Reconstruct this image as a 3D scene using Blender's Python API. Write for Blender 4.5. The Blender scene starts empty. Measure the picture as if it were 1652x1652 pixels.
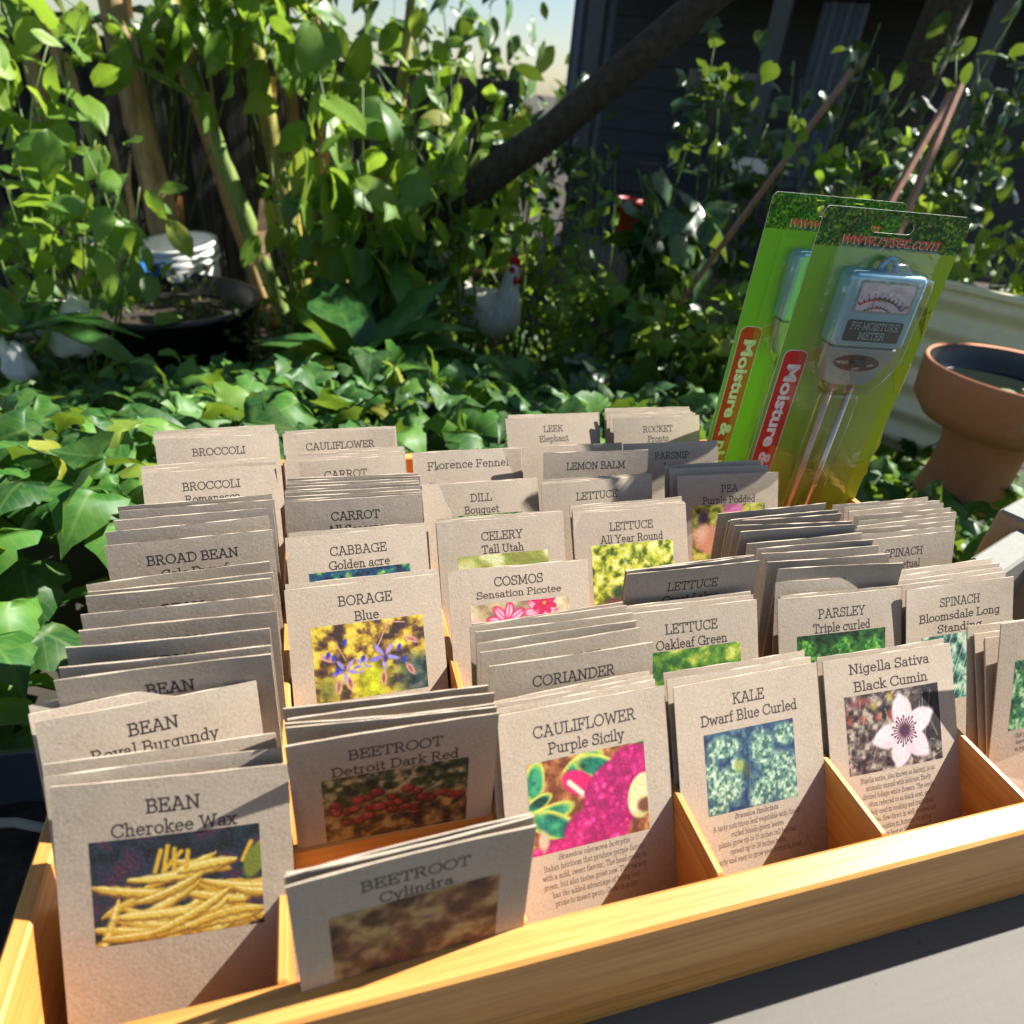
import bpy, math, random
import numpy as np
from mathutils import Vector, Matrix, Euler
random.seed(7); RNG=np.random.default_rng(7)
SC=bpy.context.scene; COL=SC.collection
# ---------------------------------------------------------------- camera, sky, sun, exposure
CAM=np.array([0.,0.,1.25]); FPX=1076.9
_p,_y,_r=[math.radians(a) for a in (32.23,18.36,5.84)]
FW=np.array([math.sin(_y)*math.cos(_p),math.cos(_y)*math.cos(_p),-math.sin(_p)])
_R0=np.array([math.cos(_y),-math.sin(_y),0.]); _U0=np.cross(_R0,FW)
RT=_R0*math.cos(_r)+_U0*math.sin(_r); UP=_U0*math.cos(_r)-_R0*math.sin(_r)
cd=bpy.data.cameras.new('camera'); cam=bpy.data.objects.new('camera',cd); COL.objects.link(cam)
cam.matrix_world=Matrix(((RT[0],UP[0],-FW[0],CAM[0]),(RT[1],UP[1],-FW[1],CAM[1]),(RT[2],UP[2],-FW[2],CAM[2]),(0,0,0,1)))
cd.sensor_width=36; cd.lens=36*FPX/1652; cd.clip_start=.02; cd.clip_end=500
cd.dof.use_dof=True; cd.dof.focus_distance=.44; cd.dof.aperture_fstop=8.0; cd.dof.aperture_blades=7
SC.camera=cam
SUN=Vector((1.05,.18,1.0)).normalized()
w=bpy.data.worlds.new('World'); SC.world=w; w.use_nodes=True
nt=w.node_tree; bg=nt.nodes['Background']; sky=nt.nodes.new('ShaderNodeTexSky'); sky.sky_type='NISHITA'
sky.sun_disc=False; sky.sun_elevation=math.asin(SUN.z); sky.sun_rotation=math.atan2(SUN.x,SUN.y)
sky.air_density=1.0; sky.dust_density=.6
nt.links.new(sky.outputs[0],bg.inputs[0]); bg.inputs[1].default_value=.044
sl=bpy.data.lights.new('sun','SUN'); sl.energy=5.0; sl.angle=math.radians(.5); sl.color=(1,.965,.91)
so=bpy.data.objects.new('sun',sl); COL.objects.link(so); so.rotation_euler=SUN.to_track_quat('Z','Y').to_euler()
so.location=(4,1,5)
vs=SC.view_settings; vs.view_transform='Standard'; vs.look='None'; vs.exposure=1.55; vs.gamma=1; vs.use_curve_mapping=False
cy=SC.cycles; cy.max_bounces=6; cy.transparent_max_bounces=12; cy.use_denoising=True; cy.sample_clamp_indirect=6
cy.caustics_reflective=False; cy.caustics_refractive=False
# ---------------------------------------------------------------- helpers
def at(px,py,d):
    "world point seen at photo pixel px,py at horizontal distance d"
    r=RT*(px-826)+UP*(826-py)+FW*FPX; r=r/math.hypot(r[0],r[1]); return CAM+r*d
def prop(o,label=None,cat=None,group=None,kind=None):
    for k,v in (('label',label),('category',cat),('group',group),('kind',kind)):
        if v: o[k]=v
    return o
def empty(name,loc=(0,0,0),rot=(0,0,0),**k):
    o=bpy.data.objects.new(name,None); COL.objects.link(o); o.location=loc; o.rotation_euler=rot; o.empty_display_size=.02
    return prop(o,**k)
def link(name,me,parent=None,**k):
    o=bpy.data.objects.new(name,me); COL.objects.link(o)
    if parent is not None: o.parent=parent
    return prop(o,**k)
class MB:
    "collects verts and faces for ONE mesh"
    def __init__(s): s.v=[]; s.f=[]; s.m=[]; s.uv=None
    def add(s,vs,fs,mi=0):
        b=len(s.v); s.v.extend([tuple(map(float,p)) for p in vs]); s.f.extend([tuple(b+i for i in f) for f in fs]); s.m.extend([mi]*len(fs)); return s
    def box(s,x0,x1,y0,y1,z0,z1,mi=0,bev=0.0):
        if bev<=0:
            vs=[(x,y,z) for x in (x0,x1) for y in (y0,y1) for z in (z0,z1)]
            return s.add(vs,[(0,1,3,2),(4,6,7,5),(0,4,5,1),(2,3,7,6),(0,2,6,4),(1,5,7,3)],mi)
        b=bev; vs=[]; idx={}
        X=(x0,x1);Y=(y0,y1);Z=(z0,z1)
        def P(i,j,k,ax):
            p=[X[i]+(b if i==0 else -b),Y[j]+(b if j==0 else -b),Z[k]+(b if k==0 else -b)]
            p[ax]=(X[i],Y[j],Z[k])[ax]; key=(i,j,k,ax)
            if key not in idx: idx[key]=len(vs); vs.append(tuple(p))
            return idx[key]
        fs=[]
        for ax in range(3):
            for sd in (0,1):
                c=[]
                for a,bb in ((0,0),(1,0),(1,1),(0,1)):
                    t=[0,0,0]; t[ax]=sd; o=[q for q in range(3) if q!=ax]; t[o[0]]=a; t[o[1]]=bb; c.append(P(*t,ax))
                fs.append(tuple(c) if sd else tuple(c[::-1]))
        for ax in range(3):
            o=[q for q in range(3) if q!=ax]
            for a in (0,1):
                for bb in (0,1):
                    t0=[0,0,0];t1=[0,0,0]; t0[ax]=0;t1[ax]=1
                    for t in (t0,t1): t[o[0]]=a; t[o[1]]=bb
                    fs.append((P(*t0,o[0]),P(*t1,o[0]),P(*t1,o[1]),P(*t0,o[1])))
        for i in (0,1):
            for j in (0,1):
                for k in (0,1): fs.append((P(i,j,k,0),P(i,j,k,1),P(i,j,k,2)))
        return s.add(vs,fs,mi)
    def tube(s,pts,rad,n=8,mi=0,cap=True):
        pts=[Vector(p) for p in pts]; rad=[rad]*len(pts) if np.isscalar(rad) else rad
        vs=[];fs=[]; up=None
        for i,p in enumerate(pts):
            d=(pts[min(i+1,len(pts)-1)]-pts[max(i-1,0)]).normalized()
            a=d.orthogonal().normalized() if up is None else (up-d*up.dot(d)).normalized()
            up=a; c=d.cross(a)
            for k in range(n):
                t=2*math.pi*k/n; vs.append(p+(a*math.cos(t)+c*math.sin(t))*rad[i])
        for i in range(len(pts)-1):
            for k in range(n): fs.append((i*n+k,i*n+(k+1)%n,(i+1)*n+(k+1)%n,(i+1)*n+k))
        if cap: fs.append(tuple(range(n))[::-1]); fs.append(tuple((len(pts)-1)*n+k for k in range(n)))
        return s.add(vs,fs,mi)
    def lathe(s,prof,n=28,c=(0,0,0),mi=0,sx=1,sy=1):
        vs=[(c[0]+r*math.cos(2*math.pi*k/n)*sx,c[1]+r*math.sin(2*math.pi*k/n)*sy,c[2]+z) for r,z in prof for k in range(n)]
        fs=[(i*n+k,i*n+(k+1)%n,(i+1)*n+(k+1)%n,(i+1)*n+k) for i in range(len(prof)-1) for k in range(n)]
        return s.add(vs,fs,mi)
    def mesh(s,name,mats=(),smooth=False,xf=None):
        me=bpy.data.meshes.new(name); v=s.v
        if xf is not None: v=[tuple(xf@Vector(p)) for p in v]
        me.from_pydata(v,[],s.f)
        for m in (mats if isinstance(mats,(list,tuple)) else [mats]): me.materials.append(m)
        if any(s.m): me.polygons.foreach_set('material_index',s.m)
        if smooth: me.polygons.foreach_set('use_smooth',[True]*len(s.f))
        me.update(); return me
    def build(s,name,mats=(),parent=None,smooth=False,**k): return link(name,s.mesh(name,mats,smooth),parent,**k)
def fast_mesh(name,V,Q,mat,UV=None,COLR=None,smooth=True):
    "numpy quads -> mesh"
    me=bpy.data.meshes.new(name); V=np.asarray(V,np.float32); Q=np.asarray(Q,np.int32); n,k=Q.shape
    me.vertices.add(len(V)); me.vertices.foreach_set('co',V.ravel())
    me.loops.add(n*k); me.loops.foreach_set('vertex_index',Q.ravel())
    me.polygons.add(n); me.polygons.foreach_set('loop_start',np.arange(n,dtype=np.int32)*k)
    if UV is not None:
        l=me.uv_layers.new(name='UVMap'); l.data.foreach_set('uv',np.asarray(UV,np.float32)[Q.ravel()].ravel())
    me.update(calc_edges=True)
    if COLR is not None:
        a=me.color_attributes.new('print','FLOAT_COLOR','POINT')
        c=np.ones((len(V),4),np.float32); c[:,:3]=COLR; a.data.foreach_set('color',c.ravel())
    if smooth: me.polygons.foreach_set('use_smooth',np.ones(n,bool))
    me.materials.append(mat); me.validate(); return me
# ---------------------------------------------------------------- materials
class Mat:
    def __init__(s,name):
        s.m=bpy.data.materials.new(name); s.m.use_nodes=True; s.t=s.m.node_tree; s.b=s.t.nodes['Principled BSDF']; s.out=s.t.nodes['Material Output']
    def n(s,typ,**k):
        n=s.t.nodes.new('ShaderNode'+typ)
        for a,v in k.items():
            if a.startswith('i_'): n.inputs[a[2:].replace('_',' ')].default_value=v
            else: setattr(n,a,v)
        return n
    def l(s,a,b): s.t.links.new(a,b); return s
    def coord(s,kind='Object',scale=(1,1,1),rand=False):
        tc=s.n('TexCoord'); mp=s.n('Mapping'); mp.inputs['Scale'].default_value=scale; s.l(tc.outputs[kind],mp.inputs[0])
        if rand:
            oi=s.n('ObjectInfo'); cx=s.n('CombineXYZ'); mu=s.n('Math',operation='MULTIPLY'); mu.inputs[1].default_value=37.0
            s.l(oi.outputs['Random'],mu.inputs[0])
            for i in range(3): s.l(mu.outputs[0],cx.inputs[i])
            s.l(cx.outputs[0],mp.inputs['Location'])
        return mp.outputs[0]
    def noise(s,vec,scale,detail=3,rough=.55):
        n=s.n('TexNoise'); n.inputs['Scale'].default_value=scale; n.inputs['Detail'].default_value=detail; n.inputs['Roughness'].default_value=rough
        s.l(vec,n.inputs['Vector']); return n.outputs['Fac']
    def ramp(s,fac,stops,interp='LINEAR'):
        r=s.n('ValToRGB'); r.color_ramp.interpolation=interp; e=r.color_ramp.elements
        while len(e)<len(stops): e.new(.5)
        for q,(p,c) in zip(e,stops): q.position=p; q.color=(*c,1)
        s.l(fac,r.inputs[0]); return r.outputs[0]
    def mix(s,fac,a,b,blend='MIX'):
        m=s.n('MixRGB',blend_type=blend)
        for i,x in enumerate((fac,a,b)):
            if isinstance(x,(int,float)): m.inputs[i].default_value=x
            elif isinstance(x,tuple): m.inputs[i].default_value=(*x,1)
            else: s.l(x,m.inputs[i])
        return m.outputs[0]
    def bump(s,h,strength=.3,dist=.001):
        b=s.n('Bump'); b.inputs['Strength'].default_value=strength; b.inputs['Distance'].default_value=dist; s.l(h,b.inputs['Height']); s.l(b.outputs[0],s.b.inputs['Normal']); return s
    def set(s,col=None,rough=None,spec=None,metal=None,**k):
        if col is not None:
            if isinstance(col,tuple): s.b.inputs['Base Color'].default_value=(*col,1)
            else: s.l(col,s.b.inputs['Base Color'])
        for key,v in (('Roughness',rough),('Specular IOR Level',spec),('Metallic',metal)):
            if v is not None:
                if isinstance(v,(int,float)): s.b.inputs[key].default_value=v
                else: s.l(v,s.b.inputs[key])
        return s
def plain(name,col,rough=.6,metal=0,spec=.4,var=.12,scale=30,bump=0):
    m=Mat(name); v=m.coord('Object'); f=m.noise(v,scale,4)
    m.set(m.ramp(f,[(.3,tuple(c*(1-var) for c in col)),(.7,tuple(min(1,c*(1+var)) for c in col))]),rough,spec,metal)
    if bump: m.bump(f,bump,.002)
    return m.m
def kraft():
    m=Mat('kraft_paper'); v=m.coord('Object',rand=True)
    a=m.noise(v,900,3,.7); b=m.noise(v,60,4,.6)
    base=m.ramp(b,[(.25,(.41,.325,.235)),(.75,(.50,.405,.30))])
    base=m.mix(m.ramp(a,[(.35,(0,0,0)),(.7,(1,1,1))]),base,(.56,.465,.36))
    # dark and pale fibres
    mp=m.coord('Object',(1,1,3.2),rand=True); vo=m.n('TexVoronoi'); vo.inputs['Scale'].default_value=260; m.l(mp,vo.inputs['Vector'])
    base=m.mix(m.ramp(vo.outputs['Distance'],[(.05,(.75,.75,.75)),(.13,(0,0,0))]),base,(.22,.15,.09))
    oi=m.n('ObjectInfo'); base=m.mix(1.,base,m.ramp(oi.outputs['Random'],[(0,(.90,.89,.87)),(1,(1,1,1))]),'MULTIPLY')
    m.set(base,.72,.25)
    h=m.mix(.5,m.noise(v,650,5,.75),m.noise(v,95,3,.5)); m.bump(h,.42,.0008); return m.m
def printed():
    m=Mat('printed_photo'); a=m.n('VertexColor',layer_name='print'); v=m.coord('Object',rand=True)
    f=m.noise(v,1500,2,.7)
    m.set(m.mix(m.ramp(f,[(.34,(.12,.12,.12)),(.46,(0,0,0))]),a.outputs['Color'],(.42,.34,.25)),.6,.3)
    m.bump(m.noise(v,650,4,.7),.35,.0008); return m.m
def leafmat(name,stops,rough=.38,vein=.35,transl=.3,spec=.5,bump=True,edge=None):
    m=Mat(name); g=m.n('NewGeometry'); rnd=g.outputs['Random Per Island']
    base=m.ramp(rnd,stops)
    uv=m.n('UVMap'); sx=m.n('SeparateXYZ'); m.l(uv.outputs[0],sx.inputs[0])
    ab=m.n('Math',operation='ABSOLUTE'); m.l(sx.outputs['X'],ab.inputs[0])
    mid=m.ramp(ab.outputs[0],[(.0,(1,1,1)),(.07,(0,0,0))])
    # side veins: sin(k*(v - .55|u|))
    k1=m.n('Math',operation='MULTIPLY_ADD'); k1.inputs[1].default_value=-.55; m.l(ab.outputs[0],k1.inputs[0]); m.l(sx.outputs['Y'],k1.inputs[2])
    k2=m.n('Math',operation='MULTIPLY'); k2.inputs[1].default_value=34.; m.l(k1.outputs[0],k2.inputs[0])
    k3=m.n('Math',operation='SINE'); m.l(k2.outputs[0],k3.inputs[0])
    side=m.ramp(k3.outputs[0],[(.86,(0,0,0)),(1.,(.55,.55,.55))])
    vn=m.mix(1.0,mid,side,'LIGHTEN')
    lt=m.mix(.6,base,(.30,.42,.10))
    sc=m.n('Math',operation='MULTIPLY'); sc.inputs[1].default_value=vein; m.l(vn,sc.inputs[0])
    c=m.mix(sc.outputs[0],base,lt)
    nz=m.noise(m.coord('Object'),40,3); c=m.mix(m.ramp(nz,[(.45,(0,0,0)),(.75,(.35,.35,.35))]),c,lt)
    if edge:
        ee=m.ramp(ab.outputs[0],[(.72,(0,0,0)),(1.,(1,1,1))]); pick=m.ramp(rnd,[(.8,(0,0,0)),(.83,(1,1,1))])
        c=m.mix(m.mix(1.,ee,pick,'MULTIPLY'),c,edge)
    m.set(c,rough,spec)
    if bump: m.bump(vn,-.25,.002)
    tr=m.n('BsdfTranslucent'); tc=m.mix(.55,c,(.35,.5,.03)); m.l(tc,tr.inputs[0]); mx=m.n('MixShader'); mx.inputs[0].default_value=transl
    m.l(m.b.outputs[0],mx.inputs[1]); m.l(tr.outputs[0],mx.inputs[2]); m.l(mx.outputs[0],m.out.inputs[0]); return m.m
def wood(name,dark,light,axis,rough=.42,scale=1.,bump=.15):
    m=Mat(name); st=[105,105,105]; st[axis]=4.5; v=m.coord('Object',tuple(q*scale for q in st)); f=m.noise(v,1.,5,.65); g=m.noise(v,4.,3,.6)
    c=m.mix(.35,m.ramp(f,[(.36,tuple(q*.72 for q in dark)),(.45,dark),(.62,light)]),m.ramp(g,[(.35,dark),(.65,light)]))
    m.set(c,rough,.4); m.bump(g,bump,.0006); return m.m
def flaky(name,paint,bare,axis=2):
    m=Mat(name); st=[90,90,90]; st[axis]=7; v=m.coord('Object',tuple(st)); v2=m.coord('Object')
    f=m.noise(v2,26,6,.7); g=m.noise(v,1,4,.7)
    p=m.mix(m.ramp(g,[(.3,(0,0,0)),(.8,(.5,.5,.5))]),paint,tuple(c*.62 for c in paint))
    c=m.mix(m.ramp(f,[(.62,(0,0,0)),(.68,(1,1,1))]),p,bare); m.set(c,.7,.3); m.bump(m.mix(.5,f,g),.45,.002); return m.m
def stained():
    m=Mat('terracotta'); v=m.coord('Object'); f=m.noise(v,9,5,.65); g=m.noise(v,55,4,.6)
    c=m.mix(m.ramp(g,[(.35,(0,0,0)),(.7,(.6,.6,.6))]),(.50,.19,.09),(.40,.15,.075)); c=m.mix(m.ramp(f,[(.56,(0,0,0)),(.72,(.55,.55,.55))]),c,(.52,.40,.31))
    m.set(c,.8,.25); m.bump(g,.2,.002); return m.m
M=dict(kraft=kraft(),photo=printed(),ink=plain('printing_ink',(.045,.035,.032),.7,var=.3,scale=700),
 small_ink=plain('small_printing_ink',(.11,.085,.07),.75,var=.3,scale=900),
 tray=wood('tray_timber',(.50,.215,.045),(.63,.31,.085),0),tray_y=wood('tray_divider_timber',(.48,.20,.04),(.62,.30,.08),1),
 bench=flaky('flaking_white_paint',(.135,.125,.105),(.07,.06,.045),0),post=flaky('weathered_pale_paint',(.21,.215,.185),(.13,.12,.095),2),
 terracotta=stained(),glaze=plain('dark_glazed_bowl',(.05,.055,.05),.25),
 black_plastic=plain('black_plastic',(.012,.012,.013),.35,var=.2),soil=plain('potting_soil',(.03,.022,.015),.95,var=.5,scale=90,bump=.8),
 white_plastic=plain('white_plastic',(.78,.77,.72),.4,var=.05),red_plastic=plain('faded_red_plastic',(.30,.035,.02),.5),
 bark=plain('dark_bark',(.055,.04,.028),.9,var=.45,scale=35,bump=.9),stake=wood('brown_stake_timber',(.22,.09,.04),(.38,.18,.09),2),
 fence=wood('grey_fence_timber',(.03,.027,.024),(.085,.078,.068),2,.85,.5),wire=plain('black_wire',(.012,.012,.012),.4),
 ground=plain('garden_soil',(.03,.024,.015),.95,var=.5,scale=6,bump=.5))
# ---------------------------------------------------------------- slab-serif stroke lettering
def A_(cx,cy,rx,ry,a0,a1,n=9):
    return [(cx+rx*math.cos(math.radians(a0+(a1-a0)*i/n)),cy+ry*math.sin(math.radians(a0+(a1-a0)*i/n))) for i in range(n+1)]
def S_(x,y,w=.26): return [(x-w/2,y),(x+w/2,y)]
X=.66
G={
'A':(.98,[[(.14,0),(.47,1)],[(.51,1),(.84,0)],[(.26,.34),(.72,.34)],S_(.14,0),S_(.84,0),[(.34,1),(.51,1)]]),
'B':(.82,[[(.18,0),(.18,1)],[(.04,1),(.46,1)]+A_(.46,.76,.22,.24,90,-90)+[(.18,.52)],[(.46,.52)]+A_(.5,.26,.25,.26,90,-90)+[(.04,0)]]),
'C':(.92,[A_(.5,.5,.44,.5,42,318,16),[(.84,.98),(.84,.72)],[(.84,.16),(.84,.24)]]),
'D':(.95,[[(.18,0),(.18,1)],[(.04,1),(.44,1)]+A_(.44,.5,.44,.5,90,-90,12)+[(.04,0)]]),
'E':(.82,[[(.18,0),(.18,1)],[(.04,1),(.72,1),(.72,.78)],[(.18,.52),(.54,.52)],[(.54,.64),(.54,.40)],[(.04,0),(.75,0),(.75,.24)]]),
'F':(.78,[[(.18,0),(.18,1)],[(.04,1),(.70,1),(.70,.78)],[(.18,.50),(.54,.50)],[(.54,.62),(.54,.38)],S_(.18,0,.32)]),
'G':(.98,[A_(.5,.5,.44,.5,42,335,16)+[(.86,.42)],[(.84,.98),(.84,.72)],[(.86,.0),(.86,.42)],S_(.82,.42,.3)]),
'H':(.98,[[(.18,0),(.18,1)],[(.80,0),(.80,1)],[(.18,.52),(.80,.52)],S_(.18,0),S_(.18,1),S_(.8,0),S_(.8,1)]),
'I':(.40,[[(.2,0),(.2,1)],S_(.2,0,.32),S_(.2,1,.32)]),
'J':(.6,[[(.4,1),(.4,.25)]+A_(.22,.22,.18,.22,0,-160),S_(.4,1,.32)]),
'K':(.92,[[(.18,0),(.18,1)],[(.18,.42),(.72,1)],[(.36,.60),(.78,0)],S_(.18,0),S_(.18,1),S_(.72,1),S_(.78,0)]),
'L':(.76,[[(.18,0),(.18,1)],S_(.18,1,.3),[(.04,0),(.70,0),(.70,.26)]]),
'M':(1.18,[[(.18,0),(.20,1)],[(.20,1),(.58,.12)],[(.58,.12),(.96,1)],[(.96,1),(.99,0)],S_(.18,0),S_(.99,0),[(.06,1),(.2,1)],[(.96,1),(1.1,1)]]),
'N':(1.0,[[(.18,0),(.18,1)],[(.18,1),(.80,0)],[(.80,0),(.80,1)],S_(.18,0),[(.04,1),(.18,1)],S_(.80,1)]),
'O':(1.0,[A_(.5,.5,.44,.5,0,360,20)]),
'P':(.8,[[(.18,0),(.18,1)],[(.04,1),(.46,1)]+A_(.46,.74,.25,.26,90,-90)+[(.18,.48)],S_(.18,0,.32)]),
'Q':(1.0,[A_(.5,.5,.44,.5,0,360,20),[(.45,.2),(.85,-.1)]]),
'R':(.9,[[(.18,0),(.18,1)],[(.04,1),(.46,1)]+A_(.46,.75,.24,.25,90,-90)+[(.18,.5)],[(.46,.5),(.74,0)],S_(.18,0),S_(.78,0,.2)]),
'S':(.76,[A_(.37,.75,.27,.25,25,262,10)+A_(.37,.26,.31,.26,85,-160,10),[(.66,.98),(.66,.74)],[(.08,.02),(.08,.26)]]),
'T':(.86,[[(.43,0),(.43,1)],[(.06,.76),(.06,1),(.80,1),(.80,.76)],S_(.43,0,.34)]),
'U':(.96,[[(.18,1),(.18,.34)]+A_(.48,.32,.30,.32,180,360,10)+[(.78,1)],S_(.18,1),S_(.78,1)]),
'V':(.94,[[(.14,1),(.47,0)],[(.47,0),(.80,1)],S_(.14,1),S_(.80,1)]),
'W':(1.3,[[(.14,1),(.38,0)],[(.38,0),(.65,.9)],[(.65,.9),(.92,0)],[(.92,0),(1.16,1)],S_(.14,1),S_(1.16,1)]),
'X':(.9,[[(.14,0),(.74,1)],[(.14,1),(.76,0)],S_(.14,0),S_(.76,0),S_(.14,1),S_(.74,1)]),
'Y':(.9,[[(.12,1),(.45,.46)],[(.78,1),(.45,.46)],[(.45,.46),(.45,0)],S_(.12,1),S_(.78,1),S_(.45,0,.32)]),
'Z':(.8,[[(.1,.78),(.1,1),(.7,1),(.08,0),(.72,0),(.72,.24)]]),
'a':(.66,[[(.12,.52)]+A_(.30,X-.2,.2,.2,150,0,7)+[(.50,.0),(.62,0)],A_(.28,.19,.22,.19,25,335,10)]),
'b':(.70,[[(.15,0),(.15,1.05)],[(.02,1.05),(.15,1.05)],A_(.38,X/2,.25,X/2,0,360,12)]),
'c':(.62,[A_(.34,X/2,.28,X/2,45,320,11),[(.56,.64),(.56,.46)]]),
'd':(.72,[[(.54,0),(.54,1.05)],[(.40,1.05),(.54,1.05)],[(.54,0),(.66,0)],A_(.31,X/2,.25,X/2,0,360,12)]),
'e':(.66,[[(.07,.36),(.58,.36)]+A_(.33,X/2,.26,X/2,5,315,11)]),
'f':(.44,[[(.18,0),(.18,.82)]+A_(.34,.84,.16,.2,180,60,5),[(.03,X),(.36,X)],S_(.18,0,.28)]),
'g':(.70,[A_(.31,X/2,.25,X/2,0,360,12),[(.54,X),(.54,-.08)]+A_(.32,-.09,.22,.22,0,-150,7),[(.54,X),(.66,X)]]),
'h':(.74,[[(.16,0),(.16,1.05)],[(.03,1.05),(.16,1.05)],A_(.36,X-.22,.2,.22,180,0,7)+[(.56,0)],S_(.16,0,.24),S_(.58,0,.24)]),
'i':(.34,[[(.18,0),(.18,X)],[(.05,X),(.18,X)],S_(.18,0,.28),[(.18,.86),(.18,.97)]]),
'j':(.34,[[(.2,X),(.2,-.15)]+A_(.06,-.14,.14,.14,0,-110,4),[(.06,X),(.2,X)],[(.2,.86),(.2,.97)]]),
'k':(.70,[[(.16,0),(.16,1.05)],[(.03,1.05),(.16,1.05)],[(.16,.24),(.52,X)],[(.28,.38),(.58,0)],S_(.16,0,.24),S_(.54,X,.2),S_(.6,0,.2)]),
'l':(.34,[[(.18,0),(.18,1.05)],[(.05,1.05),(.18,1.05)],S_(.18,0,.28)]),
'm':(1.10,[[(.16,0),(.16,X)],[(.03,X),(.16,X)],A_(.34,X-.2,.18,.2,180,0,6)+[(.52,0)],A_(.72,X-.2,.2,.2,180,0,6)+[(.92,0)],S_(.16,0,.22),S_(.52,0,.2),S_(.94,0,.22)]),
'n':(.74,[[(.16,0),(.16,X)],[(.03,X),(.16,X)],A_(.36,X-.22,.2,.22,180,0,7)+[(.56,0)],S_(.16,0,.24),S_(.58,0,.24)]),
'o':(.68,[A_(.34,X/2,.28,X/2,0,360,14)]),
'p':(.70,[[(.16,-.3),(.16,X)],[(.03,X),(.16,X)],A_(.39,X/2,.25,X/2,0,360,12),S_(.16,-.3,.28)]),
'q':(.70,[[(.54,-.3),(.54,X)],A_(.31,X/2,.25,X/2,0,360,12),S_(.54,-.3,.28)]),
'r':(.54,[[(.17,0),(.17,X)],[(.03,X),(.17,X)],A_(.36,X-.22,.19,.22,180,50,5),S_(.17,0,.30)]),
's':(.56,[A_(.28,X-.17,.19,.17,30,255,8)+A_(.28,.17,.22,.17,80,-155,8)]),
't':(.44,[[(.18,.9),(.18,.14)]+A_(.31,.14,.13,.14,180,310,5),[(.03,X),(.36,X)]]),
'u':(.74,[[(.04,X),(.16,X),(.16,.22)]+A_(.36,.2,.2,.2,180,330,6),[(.42,X),(.56,X),(.56,0),(.68,0)]]),
'v':(.66,[[(.10,X),(.33,0)],[(.33,0),(.56,X)],S_(.10,X,.22),S_(.56,X,.22)]),
'w':(.98,[[(.10,X),(.28,0)],[(.28,0),(.49,.6)],[(.49,.6),(.70,0)],[(.70,0),(.88,X)],S_(.10,X,.22),S_(.88,X,.22)]),
'x':(.66,[[(.10,0),(.55,X)],[(.10,X),(.56,0)],S_(.10,0,.22),S_(.56,0,.22),S_(.1,X,.22),S_(.55,X,.22)]),
'y':(.68,[[(.10,X),(.34,0)],[(.58,X),(.26,-.3)],S_(.10,X,.22),S_(.58,X,.22),S_(.22,-.3,.22)]),
'z':(.6,[[(.08,.5),(.08,X),(.5,X),(.08,0),(.52,0),(.52,.16)]]),
'0':(.68,[A_(.34,.5,.26,.5,0,360,14)]),'1':(.5,[[(.12,.84),(.28,1),(.28,0)],S_(.28,0,.32)]),
'2':(.66,[A_(.32,.74,.24,.26,160,-40,8)+[(.08,0),(.6,0),(.6,.2)]]),'3':(.62,[A_(.3,.76,.22,.24,150,-90,8),A_(.3,.27,.25,.27,90,-150,9)]),
'4':(.66,[[(.44,0),(.44,1),(.06,.28),(.6,.28)],S_(.44,0,.26)]),'5':(.64,[[(.54,1),(.14,1),(.12,.58)]+A_(.3,.32,.26,.32,120,-150,10)]),
'6':(.66,[A_(.33,.3,.25,.3,0,360,12),[(.09,.34)]+A_(.45,.4,.36,.6,180,95,6)]),'7':(.6,[[(.06,.8),(.06,1),(.54,1),(.22,0)]]),
'8':(.64,[A_(.32,.76,.2,.24,0,360,12),A_(.32,.27,.25,.27,0,360,12)]),'9':(.66,[A_(.33,.7,.25,.3,0,360,12),[(.57,.66)]+A_(.21,.6,.36,.6,0,-85,6)]),
'.':(.28,[[(.14,-.02),(.14,.09)]]),',':(.28,[[(.15,.08),(.09,-.16)]]),'-':(.44,[[(.08,.34),(.36,.34)]]),"'":(.2,[[(.1,.8),(.1,1.04)]]),
'&':(.9,[A_(.36,.77,.19,.22,-40,230,9)+[(.8,0)],[(.5,.62),(.3,.5)]+A_(.33,.25,.27,.25,110,330,8)+[(.78,.5)]]),':':(.28,[[(.14,0),(.14,.1)],[(.14,.5),(.14,.6)]]),
}
def text_width(t): return sum(.36 if c==' ' else G[c][0]+.055 for c in t)
def letters(mb,t,cx,base,cap,thick,fn,width=None,ital=0.,segs=3):
    """strokes of text t centred at cx, baseline 'base' (units of packet width, v down); fn(u,v,lift)->3D"""
    if not t: return
    w=text_width(t); sx=cap if width is None else width/w
    x=-w/2; T=thick/cap/2
    for c in t:
        if c==' ': x+=.36; continue
        gw,st=G[c]
        for k,s in enumerate(st):
            P=[np.array(p,float) for p in s]
            n=len(P); L=[];Rr=[]
            for i,p in enumerate(P):
                d0=P[i]-P[i-1] if i>0 else P[1]-P[0]; d1=P[i+1]-P[i] if i<n-1 else d0
                d0=d0/(np.linalg.norm(d0)+1e-9); d1=d1/(np.linalg.norm(d1)+1e-9); m=d0+d1; m=m/(np.linalg.norm(m)+1e-9)
                nn=np.array([-m[1],m[0]]); q=T/max(.5,float(m@d0)); e=0
                if i==0: p=p-d0*T*.9
                if i==n-1: p=p+d0*T*.9
                L.append(p+nn*q); Rr.append(p-nn*q)
            vs=[]
            for p in L+Rr:
                yy=p[1]; xx=x+p[0]+ital*yy
                vs.append(fn(cx+xx*sx,base-yy*cap,.000003*k))
            mb.add(vs,[(n+i,n+i+1,i+1,i) for i in range(n-1)])
        x+=gw+.055
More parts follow.
